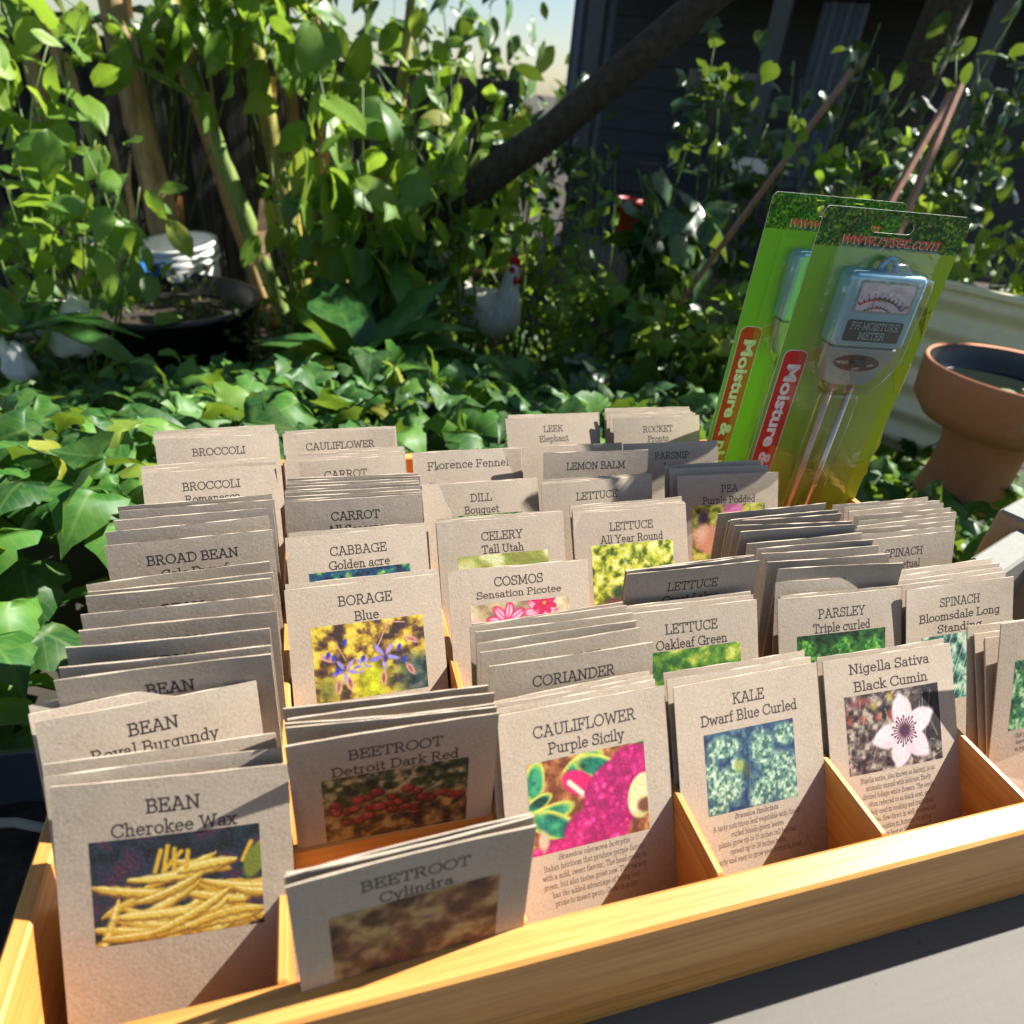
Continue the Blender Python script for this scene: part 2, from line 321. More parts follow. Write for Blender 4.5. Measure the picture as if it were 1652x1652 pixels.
# ---------------------------------------------------------------- printed pictures (numpy painting on a grid of print dots)
PH,PWD=112,160
yy,xx=np.mgrid[0:PH,0:PWD]; UU=xx/(PWD-1.); VV=yy/(PH-1.)*.7
def vn(f,seed,asp=.7):
    r=np.random.default_rng(seed); gx=int(f)+2; gy=int(f*asp)+2; g=r.random((gy,gx))
    X_=UU*f*.999; Y_=VV/.7*f*asp*.999; i=X_.astype(int); j=Y_.astype(int); a=X_-i; b=Y_-j; a=a*a*(3-2*a); b=b*b*(3-2*b)
    return (g[j,i]*(1-a)+g[j,i+1]*a)*(1-b)+(g[j+1,i]*(1-a)+g[j+1,i+1]*a)*b
def fb(f,seed,o=4): return sum(vn(f*2**k,seed+k*17)*.5**k for k in range(o))/sum(.5**k for k in range(o))
def col(c): return np.array(c,float)/255.
def grad(t,stops):
    t=np.clip(t,0,1); ps=[s[0] for s in stops]; return np.stack([np.interp(t,ps,[s[1][k]/255. for s in stops]) for k in range(3)],-1)
def put(im,mask,c):
    m=np.clip(mask,0,1)[...,None]; im[:]=im*(1-m)+(c if isinstance(c,np.ndarray) and c.ndim==3 else col(c))*m
def ellm(cx,cy,rx,ry,ang=0,soft=.25):
    a=math.radians(ang); dx=UU-cx; dy=VV-cy; p=(dx*math.cos(a)+dy*math.sin(a))/rx; q=(-dx*math.sin(a)+dy*math.cos(a))/ry
    return np.clip((1-np.sqrt(p*p+q*q))/soft,0,1)
def linm(x0,y0,x1,y1,w,soft=.6,tp=0):
    dx,dy=x1-x0,y1-y0; t=np.clip(((UU-x0)*dx+(VV-y0)*dy)/(dx*dx+dy*dy+1e-9),0,1); d=np.hypot(UU-x0-t*dx,VV-y0-t*dy); w=w*(1-tp*np.abs(2*t-1)**2.5); return np.clip((1-d/w)/soft,0,1)
def leafy(seed,stops,f=16): return grad((fb(f,seed)-.3)*2.4,stops)
def speck(im,seed,amt=.14): im*=(1-amt/2+amt*np.random.default_rng(seed).random((PH,PWD))[...,None]); return np.clip(im,0,1)
def P_beans():
    im=leafy(1,[(0,(14,22,30)),(.6,(28,45,60)),(1,(70,40,60))],9); r=np.random.default_rng(4)
    for i in range(40):
        cx=.05+.95*r.random(); cy=.20+.5*r.random(); a=r.normal(-6,22); L=.26+.2*r.random(); ca,sa=math.cos(math.radians(a)),math.sin(math.radians(a))
        L*=1.35; x0,y0,x1,y1=cx-L/2*ca,cy-L/2*sa,cx+L/2*ca,cy+L/2*sa; k=r.normal()*.02
        for ww,dy,c in ((.046,.012,(150,100,24)),(.038,0,[(226,184,62),(236,202,84),(212,166,48)][i%3]),(.014,-.009,(248,228,140))):
            tq=np.clip(((UU-x0)*(x1-x0)+(VV-y0)*(y1-y0))/((x1-x0)**2+(y1-y0)**2),0,1); bow=k*(1-(2*tq-1)**2); d=np.hypot(UU-x0-tq*(x1-x0),VV-dy-bow-y0-tq*(y1-y0)); w_=ww*(1-.85*np.abs(2*tq-1)**3)*(1+.10*np.sin(tq*40+i)); put(im,np.clip((1-d/w_)/.55,0,1),c)
    for i in range(7): x=.2+.75*r.random(); put(im,linm(x,.24,x+.08*r.normal(),.06+.08*r.random(),.02),(226,176,50))
    put(im,ellm(.96,.25,.07,.14,20),(120,128,40)); return im
def P_beet():
    im=leafy(11,[(0,(50,34,18)),(.5,(126,92,42)),(1,(186,150,84))],14)
    put(im,np.clip((.34-VV+.16*(fb(6,5)-.5))*8,0,1),leafy(15,[(0,(24,40,26)),(.45,(66,84,40)),(.7,(120,112,90)),(1,(200,178,120))],18)); r=np.random.default_rng(8)
    for i in range(34):
        x=.06+.9*r.random(); y=.26+.07*r.normal()+.16*(r.random()-.3)+.08*x; s=.035+.022*r.random()
        put(im,ellm(x+.006,y+.01,s*1.1,s*.95,0,.3),(70,18,16)); put(im,ellm(x,y,s,s*.85,0,.4),[(150,44,40),(172,62,54),(132,30,34)][i%3]); put(im,ellm(x-.01,y-.012,s*.35,s*.25,0,1),(222,130,116))
    return im
def P_borage():
    im=leafy(21,[(0,(58,40,40)),(.35,(140,104,44)),(.65,(206,178,52)),(1,(236,214,84))],12)
    put(im,np.clip((UU-.62)*4,0,1)*np.clip((VV-.3)*7,0,1),leafy(25,[(0,(16,30,40)),(.6,(44,72,70)),(1,(96,104,90))],15))
    put(im,ellm(.5,.56,.2,.28,10,.7),leafy(26,[(0,(150,150,20)),(1,(216,226,40))],12)); put(im,ellm(.1,.6,.2,.2,0,.8)*.6,(60,80,40))
    for x,y,a,c in ((.12,.3,30,(180,120,110)),(.3,.55,80,(150,90,70)),(.6,.55,95,(146,84,64)),(.85,.5,60,(160,90,84)),(.88,.22,30,(176,110,90)),(.2,.57,100,(150,96,80))):
        put(im,ellm(x,y,.09,.036,a,.5),(226,170,160)); put(im,ellm(x,y,.065,.022,a,.6),c)
    put(im,linm(.55,.28,.68,.03,.008),(206,150,130)); put(im,linm(.68,.03,.83,.05,.008),(206,150,130)); put(im,linm(.2,.16,.28,.34,.008),(190,150,120))
    for cx,cy,R in ((.62,.34,.15),(.27,.43,.13),(.42,.4,.09)):
        for k in range(5):
            a=math.radians(k*72+20); put(im,ellm(cx+R*.55*math.cos(a),cy+R*.5*math.sin(a),R*.55,R*.17,math.degrees(a),.5),[(150,140,222),(172,150,214),(126,112,226)][k%3])
    for x,y in ((.13,.27),(.18,.3),(.2,.42),(.28,.17),(.43,.34),(.8,.4),(.76,.28)): put(im,ellm(x,y,.026,.045,20,.6),(44,54,190))
    put(im,ellm(.63,.37,.03,.045,0,.6),(60,40,120)); return im
def P_cosmos():
    im=leafy(31,[(0,(150,120,96)),(.5,(192,172,120)),(1,(222,206,170))],9); put(im,ellm(.05,.2,.12,.1,0,.9),(240,170,190))
    def fl(cx,cy,R,n,c1,c2,ph):
        for k in range(n):
            a=math.radians(k*360/n+ph); x=cx+R*.58*math.cos(a); y=cy+R*.5*math.sin(a); d=math.degrees(a)
            put(im,ellm(x,y,R*.5,R*.26,d,.25),c2); put(im,ellm(x,y,R*.42,R*.2,d,.4),c1); put(im,linm(cx,cy,cx+R*math.cos(a),cy+R*.9*math.sin(a),.007),c2)
        put(im,ellm(cx,cy,R*.18,R*.16,0,.4),(226,170,60))
    fl(.36,.19,.21,8,(250,186,204),(214,20,84),10); fl(.7,.12,.17,8,(252,206,218),(226,70,120),0); fl(.74,.04,.13,8,(226,40,96),(190,10,70),20); fl(.2,.42,.16,8,(240,110,150),(214,30,90),0); fl(.75,.42,.2,8,(250,190,210),(214,30,90),10); return im
def P_lettuce():
    im=leafy(41,[(0,(56,84,20)),(.35,(140,154,30)),(.6,(206,206,60)),(1,(246,240,150))],14); r=np.random.default_rng(3)
    for i in range(60):
        x,y=r.random(),r.random()*.62; a=r.random()*180; put(im,ellm(x,y,.09,.025,a,.9)*.6,[(236,232,110),(250,246,170),(170,180,40),(120,140,24)][i%4])
    put(im,ellm(.3,.56,.12,.1,30,.6),(40,70,40)); put(im,ellm(.25,.68,.22,.1,0,.6),(104,62,60)); return im
def P_green(seed,stops,f=18,blot=(40,90,30)):
    im=leafy(seed,stops,f); r=np.random.default_rng(seed)
    for i in range(26): put(im,ellm(r.random(),r.random()*.7,.05+.05*r.random(),.03,r.random()*180,.8)*.5,blot)
    return im
def P_caul():
    im=leafy(51,[(0,(110,56,30)),(.6,(168,100,54)),(1,(200,150,90))],16)
    for cx,cy,rx,ry,a in ((.06,.14,.08,.16,10),(.46,.1,.2,.1,-25),(.58,.12,.2,.09,20),(.12,.42,.26,.08,-12),(.2,.5,.24,.1,30),(.93,.06,.14,.07,-20),(.08,.3,.12,.05,-20)):
        put(im,ellm(cx,cy,rx*1.08,ry*1.1,a,.18),(214,214,90)); put(im,ellm(cx,cy+.005,rx*.96,ry*.92,a,.35),leafy(int(cx*99),[(0,(4,60,50)),(.6,(14,118,92)),(1,(60,160,110))],10))
    put(im,ellm(.42,.22,.17,.1,30,.2),(214,24,100)); put(im,linm(.34,.2,.5,.36,.03),(244,226,190))
    hd=np.maximum.reduce([ellm(.78,.34,.36,.27,-20,.08),ellm(.9,.14,.22,.14,0,.1),ellm(.55,.6,.3,.2,0,.1),ellm(.2,.7,.22,.1,0,.1)])
    bump=np.zeros((PH,PWD)); r=np.random.default_rng(6)
    for i in range(330):
        x,y=r.random(),r.random()*.72; s=.018+.022*r.random(); e=ellm(x,y,s,s,0,1); bump=np.maximum(bump*(.995),e)
    lum=.62*bump+.3*fb(7,58)+.12; put(im,hd,grad(lum,[(0,(110,4,62)),(.4,(196,28,108)),(.7,(228,66,146)),(1,(246,156,196))]))
    put(im,ellm(.95,.42,.13,.19,15,.12),grad(fb(8,59)*1.1,[(0,(170,160,70)),(1,(250,240,190))])); put(im,ellm(.98,.5,.09,.07,0,.4),(120,70,40)); put(im,ellm(.1,.6,.06,.1,0,.5),(200,180,150)); return im
def P_kale():
    r=np.random.default_rng(9); im=leafy(61,[(0,(24,44,84)),(.6,(40,76,104)),(1,(74,112,122))],16)
    fine=fb(34,63,3)
    for cx,cy,rx,ry in ((.2,.14,.24,.12),(.62,.2,.16,.2),(.9,.12,.16,.12),(.82,.46,.26,.24),(.2,.48,.24,.2),(.58,.6,.16,.18),(.33,.3,.08,.07),(.05,.3,.1,.1),(.9,.66,.16,.1),(.1,.68,.14,.08)):
        m=ellm(cx,cy,rx,ry,0,.35)*np.clip(.4+1.4*fb(20,int(cx*77)),0,1); put(im,m,grad((fine-.28)*2.2,[(0,(58,92,92)),(.45,(112,150,126)),(.8,(168,196,160)),(1,(206,222,190))]))
    put(im,ellm(.37,.32,.09,.08,0,.7),(150,166,80)); put(im,ellm(.44,.38,.05,.1,0,.8),(70,84,60)); put(im,linm(.5,.1,.45,.7,.008)*.25,(180,200,170)); return im
def P_nig():
    im=leafy(71,[(0,(34,22,30)),(.4,(86,70,66)),(.7,(130,118,104)),(1,(190,168,150))],20); r=np.random.default_rng(12)
    for i in range(14): x,y=r.random()*.7,.03+.2*r.random(); put(im,ellm(x,y,.05,.06,0,.8)*.8,[(176,84,60),(150,70,60),(120,60,80),(190,170,60)][i%4])
    put(im,np.clip((UU-.62)*5,0,1)*np.clip((.6-VV)*9,0,1)*.8,(24,18,26))
    for i in range(20): x=r.random(); put(im,linm(x,r.random()*.7,x+.1*r.normal(),r.random()*.7,.006)*.7,(170,160,130))
    cx,cy=.6,.38
    for k,a in enumerate((-95,-25,48,105,170)):
        t=math.radians(a); R=.33; put(im,ellm(cx+R*.5*math.cos(t),cy+R*.48*math.sin(t),R*.55,R*.36,a,.18),grad(fb(6,77)+.12,[(0,(206,176,180)),(.6,(232,208,206)),(1,(244,228,224))])); put(im,linm(cx,cy,cx+R*math.cos(t),cy+R*.95*math.sin(t),.05,.8),(236,214,212)); put(im,linm(cx,cy,cx+R*.9*math.cos(t),cy+R*.85*math.sin(t),.006)*.4,(190,150,160))
    put(im,ellm(cx,cy,.08,.08,0,.8),(190,140,70))
    for k in range(26):
        t=k*2*math.pi/26+.1; q=.1+.05*((k*7)%5)/5; put(im,linm(cx,cy,cx+q*math.cos(t),cy+q*math.sin(t),.008),(84,34,60)); put(im,ellm(cx+q*math.cos(t),cy+q*math.sin(t),.012,.012),(70,26,40))
    put(im,ellm(cx,cy,.05,.05,0,.5),(70,30,70)); return im
def P_parsley():
    im=leafy(81,[(0,(6,26,14)),(.5,(16,70,30)),(1,(40,110,40))],14); f=fb(30,83,3)
    for cx,cy,s in ((.22,.3,.2),(.5,.16,.18),(.62,.34,.2),(.86,.16,.16),(.1,.12,.14),(.4,.52,.2),(.82,.46,.2),(.1,.6,.16)): put(im,ellm(cx,cy,s,s*.8,0,.5),grad((f-.25)*2.2,[(0,(10,64,24)),(.5,(52,136,46)),(1,(140,196,80))]))
    return im
def P_pea():
    im=leafy(91,[(0,(80,84,20)),(.5,(176,176,50)),(1,(226,220,110))],14); put(im,ellm(.55,.06,.16,.12,0,.3),(226,120,170)); put(im,ellm(.14,.16,.1,.14,20,.6),(60,34,70)); put(im,ellm(.25,.44,.3,.22,20,.3),(224,150,120)); put(im,ellm(.42,.38,.16,.05,50,.5),(200,70,50)); put(im,ellm(.12,.36,.12,.16,0,.7),(240,190,160)); return im
def P_spin():
    im=leafy(95,[(0,(20,60,60)),(.4,(70,128,116)),(.7,(130,180,150)),(1,(210,226,200))],14)
    for i in range(9): put(im,linm(.1*i,.7,.1*i+.3,0,.01)*.6,(220,232,210))
    return im
GR=[(0,(20,60,16)),(.5,(86,130,40)),(1,(170,190,80))]
PICS={'Cherokee Wax':P_beans,'Detroit Dark Red':P_beet,'Cylindra':lambda:P_green(13,[(0,(60,30,24)),(.5,(120,84,50)),(1,(180,150,96))],8,(96,30,52)),'Blue':P_borage,'Sensation Picotee':P_cosmos,
 'All Year Round':P_lettuce,'Oakleaf Green':lambda:P_green(43,[(0,(40,96,40)),(.4,(96,146,40)),(.8,(176,190,60)),(1,(210,216,110))],10,(60,120,50)),'Purple Sicily':P_caul,'Dwarf Blue Curled':P_kale,'Black Cumin':P_nig,
 'Triple curled':P_parsley,'Purple Podded':P_pea,'Bloomsdale Long Standing':P_spin,'Fordhook Giant':lambda:P_green(97,[(0,(20,70,50)),(.5,(74,146,84)),(1,(190,220,170))],20,(40,110,90)),
 'Golden acre':lambda:P_green(33,[(0,(6,24,50)),(.4,(14,70,110)),(.7,(20,110,90)),(1,(150,180,60))],16,(10,60,110)),'Tall Utah':lambda:P_green(35,[(0,(140,140,60)),(.6,(196,196,110)),(1,(226,226,170))],7,(110,150,50)),
 'Florence Fennel':lambda:P_green(36,[(0,(130,136,150)),(.6,(176,180,196)),(1,(210,214,220))],9,(70,110,60)),'Great Lakes':lambda:P_green(37,[(0,(14,30,30)),(1,(60,100,60))],9),'Bouquet':lambda:P_green(38,GR,20),'Red Coral':lambda:P_green(39,[(0,(60,20,24)),(1,(150,140,60))],12,(120,40,50))}
# ---------------------------------------------------------------- seed packets
PW,PHT=.0897,.135
def surf_fn(var):
    r=np.random.default_rng(100+var); c=r.uniform(-.0016,.0016); b=r.uniform(.00025,.0006); k=r.uniform(-.0012,.0012); tw=r.uniform(-.0012,.0012)
    def raw(x,z,side):
        a=2*x/PW; t=z/PHT; e=max(0.,1-a*a)*max(0.,1-(2*t-1)**2)
        return c*a*a*t+k*math.sin(t*3.1)+tw*a*t*t+side*(.00035+b*e*(1.15-.5*t))
    T={(i,j,s):raw(-PW/2+PW*i/12,PHT*j/14,s) for i in range(13) for j in range(15) for s in (-1,1)}
    def f(x,z,side):
        p=min(11.999,max(0,(x/PW+.5)*12)); q=min(13.999,max(0,z/PHT*14)); i,j=int(p),int(q); p-=i; q-=j
        return (T[i,j,side]*(1-p)+T[i+1,j,side]*p)*(1-q)+(T[i,j+1,side]*(1-p)+T[i+1,j+1,side]*p)*q
    return f
SURF=[surf_fn(i) for i in range(6)]
def envelope(var):
    f=SURF[var]; nx,nz=12,14; mb=MB(); vs=[]
    r=random.Random(var)
    for side in (-1,1):
        for j in range(nz+1):
            for i in range(nx+1):
                x=-PW/2+PW*i/nx; z=PHT*j/nz
                vs.append((x,f(x,z,side),z+(r.uniform(-.0002,.0002) if j==nz else 0)))
    N=(nx+1)*(nz+1); fs=[]
    for j in range(nz):
        for i in range(nx):
            a=j*(nx+1)+i; fs.append((a,a+1,a+nx+2,a+nx+1)); fs.append((N+a,N+a+nx+1,N+a+nx+2,N+a+1))
    nf=len(fs); vs=vs+vs; O=2*N
    for i in range(nx):
        fs.append((i,N+i,N+i+1,i+1)); a=nz*(nx+1)+i; fs.append((a,a+1,N+a+1,N+a))
    for j in range(nz):
        a=j*(nx+1); fs.append((a,a+nx+1,N+a+nx+1,N+a)); a+=nx; fs.append((a,N+a,N+a+nx+1,a+nx+1))
    fs=fs[:nf]+[tuple(O+q for q in f) for f in fs[nf:]]; mb.add(vs,fs); me=mb.mesh('seed_packet',M['kraft'])
    sm=[len(p.vertices)==4 and k<2*nx*nz for k,p in enumerate(me.polygons)]; me.polygons.foreach_set('use_smooth',sm); return me
ENV=[envelope(i) for i in range(6)]
def sheet_fn(var,lift):
    f=SURF[var]
    def g(u,v,e=0.):
        x=(u-.5)*PW; z=PHT-v*PW; return (x,f(x,z,-1)-lift-e*.0,z)
    def h(u,v,e=0.):
        p=g(u,v); return (p[0],p[1]-e*1.0,p[2])
    return h
def picture_mesh(name,img,var,u0,u1,v0,v1):
    h=sheet_fn(var,.00004); V=[h(u0+(u1-u0)*i/(PWD-1),v0+(v1-v0)*j/(PH-1)) for j in range(PH) for i in range(PWD)]
    a=np.arange(PH*PWD).reshape(PH,PWD); Q=np.stack([a[1:,:-1],a[1:,1:],a[:-1,1:],a[:-1,:-1]],-1).reshape(-1,4)
    c=np.clip(img,0,1); lin=np.where(c<=.04045,c/12.92,((c+.055)/1.055)**2.4).reshape(-1,3)*.9+.01
    return fast_mesh('printed_picture',V,Q,M['photo'],COLR=lin)
TXT={'Purple Sicily':('Brassica oleracea botrytis',['Italian heirloom that produce purple florets','with a mild, sweet flavour. The head cooks to','green, but also tastes great raw. This variety','has the added advantage of being less','prone to insect pests. Grow in moist','']),
'Dwarf Blue Curled':('Brassica fimbriata',['A tasty nutritious leaf vegetable with finely','curled bluish-green leaves','plants grow up to 15 inches tall but can','spread up to 30 inches wide.','Hardy and easy to grow year round in most']),
'Black Cumin':('',['Nigella sativa, also known as kalonji, is an','aromatic annual with delicate, finely','divided foliage white flowers. The seeds,','often referred to as black seed, are','widely used in cooking and traditional','remedies. Sow direct in well-drained soil','sunny position in Autumn or spring.','Germinate best at 15-20 degrees C','soil temperature']),
'Blue':('Borago oleracea',[]),'Fordhook Giant':('',['High yielding','leaves with','as required','some m','Sow d in so'])}
SUB={'Romanesco':'Romanesco','Florence Fennel':''}
LAY={'Purple Sicily':(.138,.843,.29,.80),'Dwarf Blue Curled':(.175,.797,.31,.79),'Black Cumin':(.133,.864,.24,.735),'Blue':(.14,.864,.26,.753)}
def packet_parts(key,var,pic):
    top,sub=key.split('|'); mb=MB(); h=sheet_fn(var,.00003); out=[]
    b1,b2,cap,th=.158,.258,.0605,.0078
    if sub in ('Black Cumin',): b1,b2=.103,.215
    if sub=='Blue': b1,b2=.141,.247
    if sub=='Sensation Picotee': b1,b2=.125,.203
    if not top: letters(mb,sub,.5,.158,.066,.0078,h,.74)
    elif top=='Nigella Sativa': letters(mb,top,.5,b1,.058,th,h,.63); letters(mb,sub,.5,b2,.058,th,h,.58)
    else:
        w=text_width(top)*.0605; letters(mb,top,.5,b1,cap,th*(1.15 if top=='BEAN' else 1),h,min(.8,w),.0)
        if sub=='Bloomsdale Long Standing': letters(mb,'Bloomsdale Long',.5,b2,.056,th,h,.76); letters(mb,'Standing',.5,.35,.056,th,h,.42)
        else: letters(mb,sub,.5,b2,.058 if sub!='Sensation Picotee' else .046,th if sub!='Sensation Picotee' else .006,h,min(.8,text_width(sub)*.058) if sub!='Sensation Picotee' else .62)
    out.append(('title_lettering',mb.mesh('title_lettering',M['ink'])))
    if pic:
        u0,u1,v0,v1=LAY.get(sub,(.14,.86,.27 if sub!='Bloomsdale Long Standing' else .37,.765 if sub!='Bloomsdale Long Standing' else .86))
        if sub=='Sensation Picotee': v0,v1=.245,.74
        img=speck(PICS[sub](),3,.07); out.append(('printed_picture',picture_mesh(key,img,var,u0,u1,v0,v1)))
        cap_,lines=TXT.get(sub,('',[]))
        mb=MB(); v=v1+.045
        if cap_: letters(mb,cap_,.5,v,.027,.0036,h,None,.18); v+=.052
        else: v+=.012
        for l in lines:
            if v<1.46: letters(mb,l,.5 if sub!='Fordhook Giant' else .3,v,.030,.0034,h,min(.82,text_width(l)*.0225)); v+=.0515
        if mb.v: out.append(('description_text',mb.mesh('description_text',M['small_ink'])))
    return out
PK=[('BEAN|Cherokee Wax',[(-0.07188,0.1349,27,-3.7),(-0.07213,0.143,27,-2.2),(-0.07323,0.149,27,-0.92)]),
('BEAN|Royal Burgundy',[(-0.07765,0.1775,27,4.6),(-0.07888,0.1849,27,6.2),(-0.07954,0.1909,27,7.2)]),
('BEAN|',[(-0.07463,0.2179,13,0.78),(-0.07521,0.2248,13,-0.19),(-0.07528,0.2371,13,-0.71)]),
('BEAN|',[(-0.07377,0.247,14,-1.4),(-0.07522,0.2593,14,0.96)]),
('BEAN|',[(-0.07581,0.2728,14.5,1.3),(-0.07382,0.2777,14.5,2.4),(-0.07588,0.2861,14.5,5.7)]),
('BROAD BEAN|Cole Dwarf',[(-0.07557,0.3184,15,2.8),(-0.0774,0.3327,15,3.4),(-0.07589,0.3434,15,0.53),(-0.0757,0.3535,15,1),(-0.07641,0.3607,15,1.8)]),
('BROCCOLI|Romanesco',[(-0.07581,0.3929,30,2.6),(-0.07652,0.3986,30,2.9),(-0.07724,0.4044,30,3.1)]),
('BROCCOLI|',[(-0.07602,0.4457,30,1.9),(-0.07652,0.4509,30,2.1),(-0.07702,0.4562,30,2.3),(-0.07753,0.4615,30,2.5)]),
('BEETROOT|Cylindra',[(0.0229,0.1234,5,2.8),(0.02299,0.1249,5,3),(0.02308,0.1264,5,3.2),(0.02317,0.1279,5,3.5)]),
('BEETROOT|Detroit Dark Red',[(0.02161,0.1837,3,-1),(0.02082,0.1883,3,-3.5),(0.02056,0.1914,3,-4.2),(0.02136,0.1964,3,-2),(0.02102,0.2002,3,-2.3)]),
('BORAGE|Blue',[(0.01983,0.2454,32,1.4),(0.02017,0.25,32,0.68)]),
('CABBAGE|Golden acre',[(0.01988,0.2986,31,1.5),(0.02021,0.3029,31,0.54)]),
('CARROT|All Seasons',[(0.01866,0.3472,18,0.31),(0.01873,0.3508,18,0.19),(0.01879,0.3544,18,0.068),(0.01886,0.3581,18,-0.058),(0.01893,0.3618,18,-0.19),(0.01899,0.3656,18,-0.32),(0.01906,0.3694,18,-0.45),(0.01913,0.3733,18,-0.59),(0.0192,0.3772,18,-0.73)]),
('CARROT|',[(0.01812,0.3987,28,2),(0.01824,0.4025,28,1.8),(0.01836,0.4064,28,1.5),(0.01848,0.4103,28,1.3),(0.0186,0.4142,28,1.1)]),
('CAULIFLOWER|',[(0.01678,0.4474,31,1.7),(0.01762,0.4523,31,0.87)]),
('CAULIFLOWER|Purple Sicily',[(0.117,0.1363,31,1.5),(0.115,0.1408,31,2.1),(0.1149,0.1437,31,2.4),(0.1155,0.1468,31,2.9)]),
('CORIANDER|',[(0.1174,0.1797,20,1.6),(0.1157,0.1908,20,3.5),(0.1148,0.1986,20,1.9),(0.115,0.2041,20,1.3),(0.1149,0.2098,20,1.6),(0.1156,0.2127,20,3.8)]),
('COSMOS|Sensation Picotee',[(0.1124,0.2461,32,-0.42),(0.1148,0.2474,32,-0.21)]),
('CELERY|Tall Utah',[(0.1156,0.3014,30,0.5),(0.1159,0.303,30,0.3),(0.1162,0.3047,30,0.086),(0.1165,0.3063,30,-0.12)]),
('DILL|Bouquet',[(0.1126,0.3517,31,0.14),(0.1137,0.353,31,0.15)]),
('|Florence Fennel',[(0.1126,0.4025,31,-0.46),(0.1141,0.404,31,-0.4)]),
('KALE|Dwarf Blue Curled',[(0.2102,0.1354,32,0.89),(0.2094,0.1403,32,0.79),(0.2106,0.144,32,0.82)]),
('LETTUCE|Oakleaf Green',[(0.2026,0.1933,29,0),(0.2027,0.1979,29,0),(0.2034,0.2007,29,0)]),
('LETTUCE|Great Lakes',[(0.211,0.257,8,0.02),(0.2112,0.2594,8,1.3),(0.2113,0.2612,8,1.7)]),
('LETTUCE|All Year Round',[(0.213,0.2999,31,-0.064),(0.2137,0.3027,31,0.085),(0.2144,0.3056,31,0.24),(0.2151,0.3085,31,0.39),(0.2159,0.3115,31,0.54)]),
('LETTUCE|',[(0.2023,0.3451,27,2.1),(0.2025,0.3477,27,0.59),(0.2027,0.3504,27,-0.99)]),
('LEMON BALM|',[(0.2119,0.3927,22,-1.9)]),
('|',[(0.2017,0.4038,27,0.16)]),
('LEEK|Elephant',[(0.2078,0.4625,31,1.4),(0.2082,0.4647,31,1.2),(0.2086,0.467,31,0.93)]),
('Nigella Sativa|Black Cumin',[(0.3036,0.1344,33,-0.34),(0.3041,0.1376,33,-0.44)]),
('PARSLEY|Triple curled',[(0.3046,0.189,29,-1.6),(0.306,0.1924,29,-2.2)]),
('PARSLEY|',[(0.3081,0.2078,25,-2.2)]),
('PEA|',[(0.308,0.2322,15,-4.2),(0.3088,0.2404,15,-2.6),(0.3085,0.2482,15,-0.76),(0.3087,0.2564,15,-0.96),(0.3083,0.2637,15,0.16)]),
('PEA|',[(0.3053,0.2873,8,-3.1),(0.3056,0.2927,8,-4.7),(0.3056,0.2984,8,-2.3),(0.3055,0.3053,8,0.68),(0.3043,0.3119,8,1.1)]),
('PEA|Purple Podded',[(0.3108,0.3419,26,-2)]),
('|',[(0.3091,0.3542,26,-2.3),(0.3111,0.3614,26,-0.81)]),
('PARSNIP|Long',[(0.2914,0.4006,27,-0.76)]),
('ROCKET|Pronto',[(0.3055,0.4525,28,0.32),(0.3014,0.4595,28,-0.91),(0.3011,0.4623,28,-0.82),(0.3015,0.4665,28,-0.7),(0.3019,0.4734,28,-0.89)]),
('SPINACH|Bloomsdale Long Standing',[(0.3978,0.1853,29,0.44),(0.3992,0.1901,29,1.2),(0.4013,0.1948,29,1.2),(0.4036,0.1993,29,1.6),(0.4063,0.2042,29,2.4)]),
('SPINACH|Perpetual',[(0.3883,0.2482,20,0),(0.394,0.2535,20,0),(0.4007,0.2604,20,0),(0.406,0.2657,20,0),(0.4109,0.2711,20,0),(0.4128,0.2765,20,0),(0.4136,0.2827,20,0),(0.4129,0.287,20,0),(0.4087,0.2915,20,0)]),
('SPINACH|Fordhook Giant',[(0.414,0.149,22,2),(0.4131,0.1379,28.8,1),(0.4133,0.1339,32.1,1),(0.4089,0.1386,30.9,1),(0.4051,0.1479,27.6,1)])]
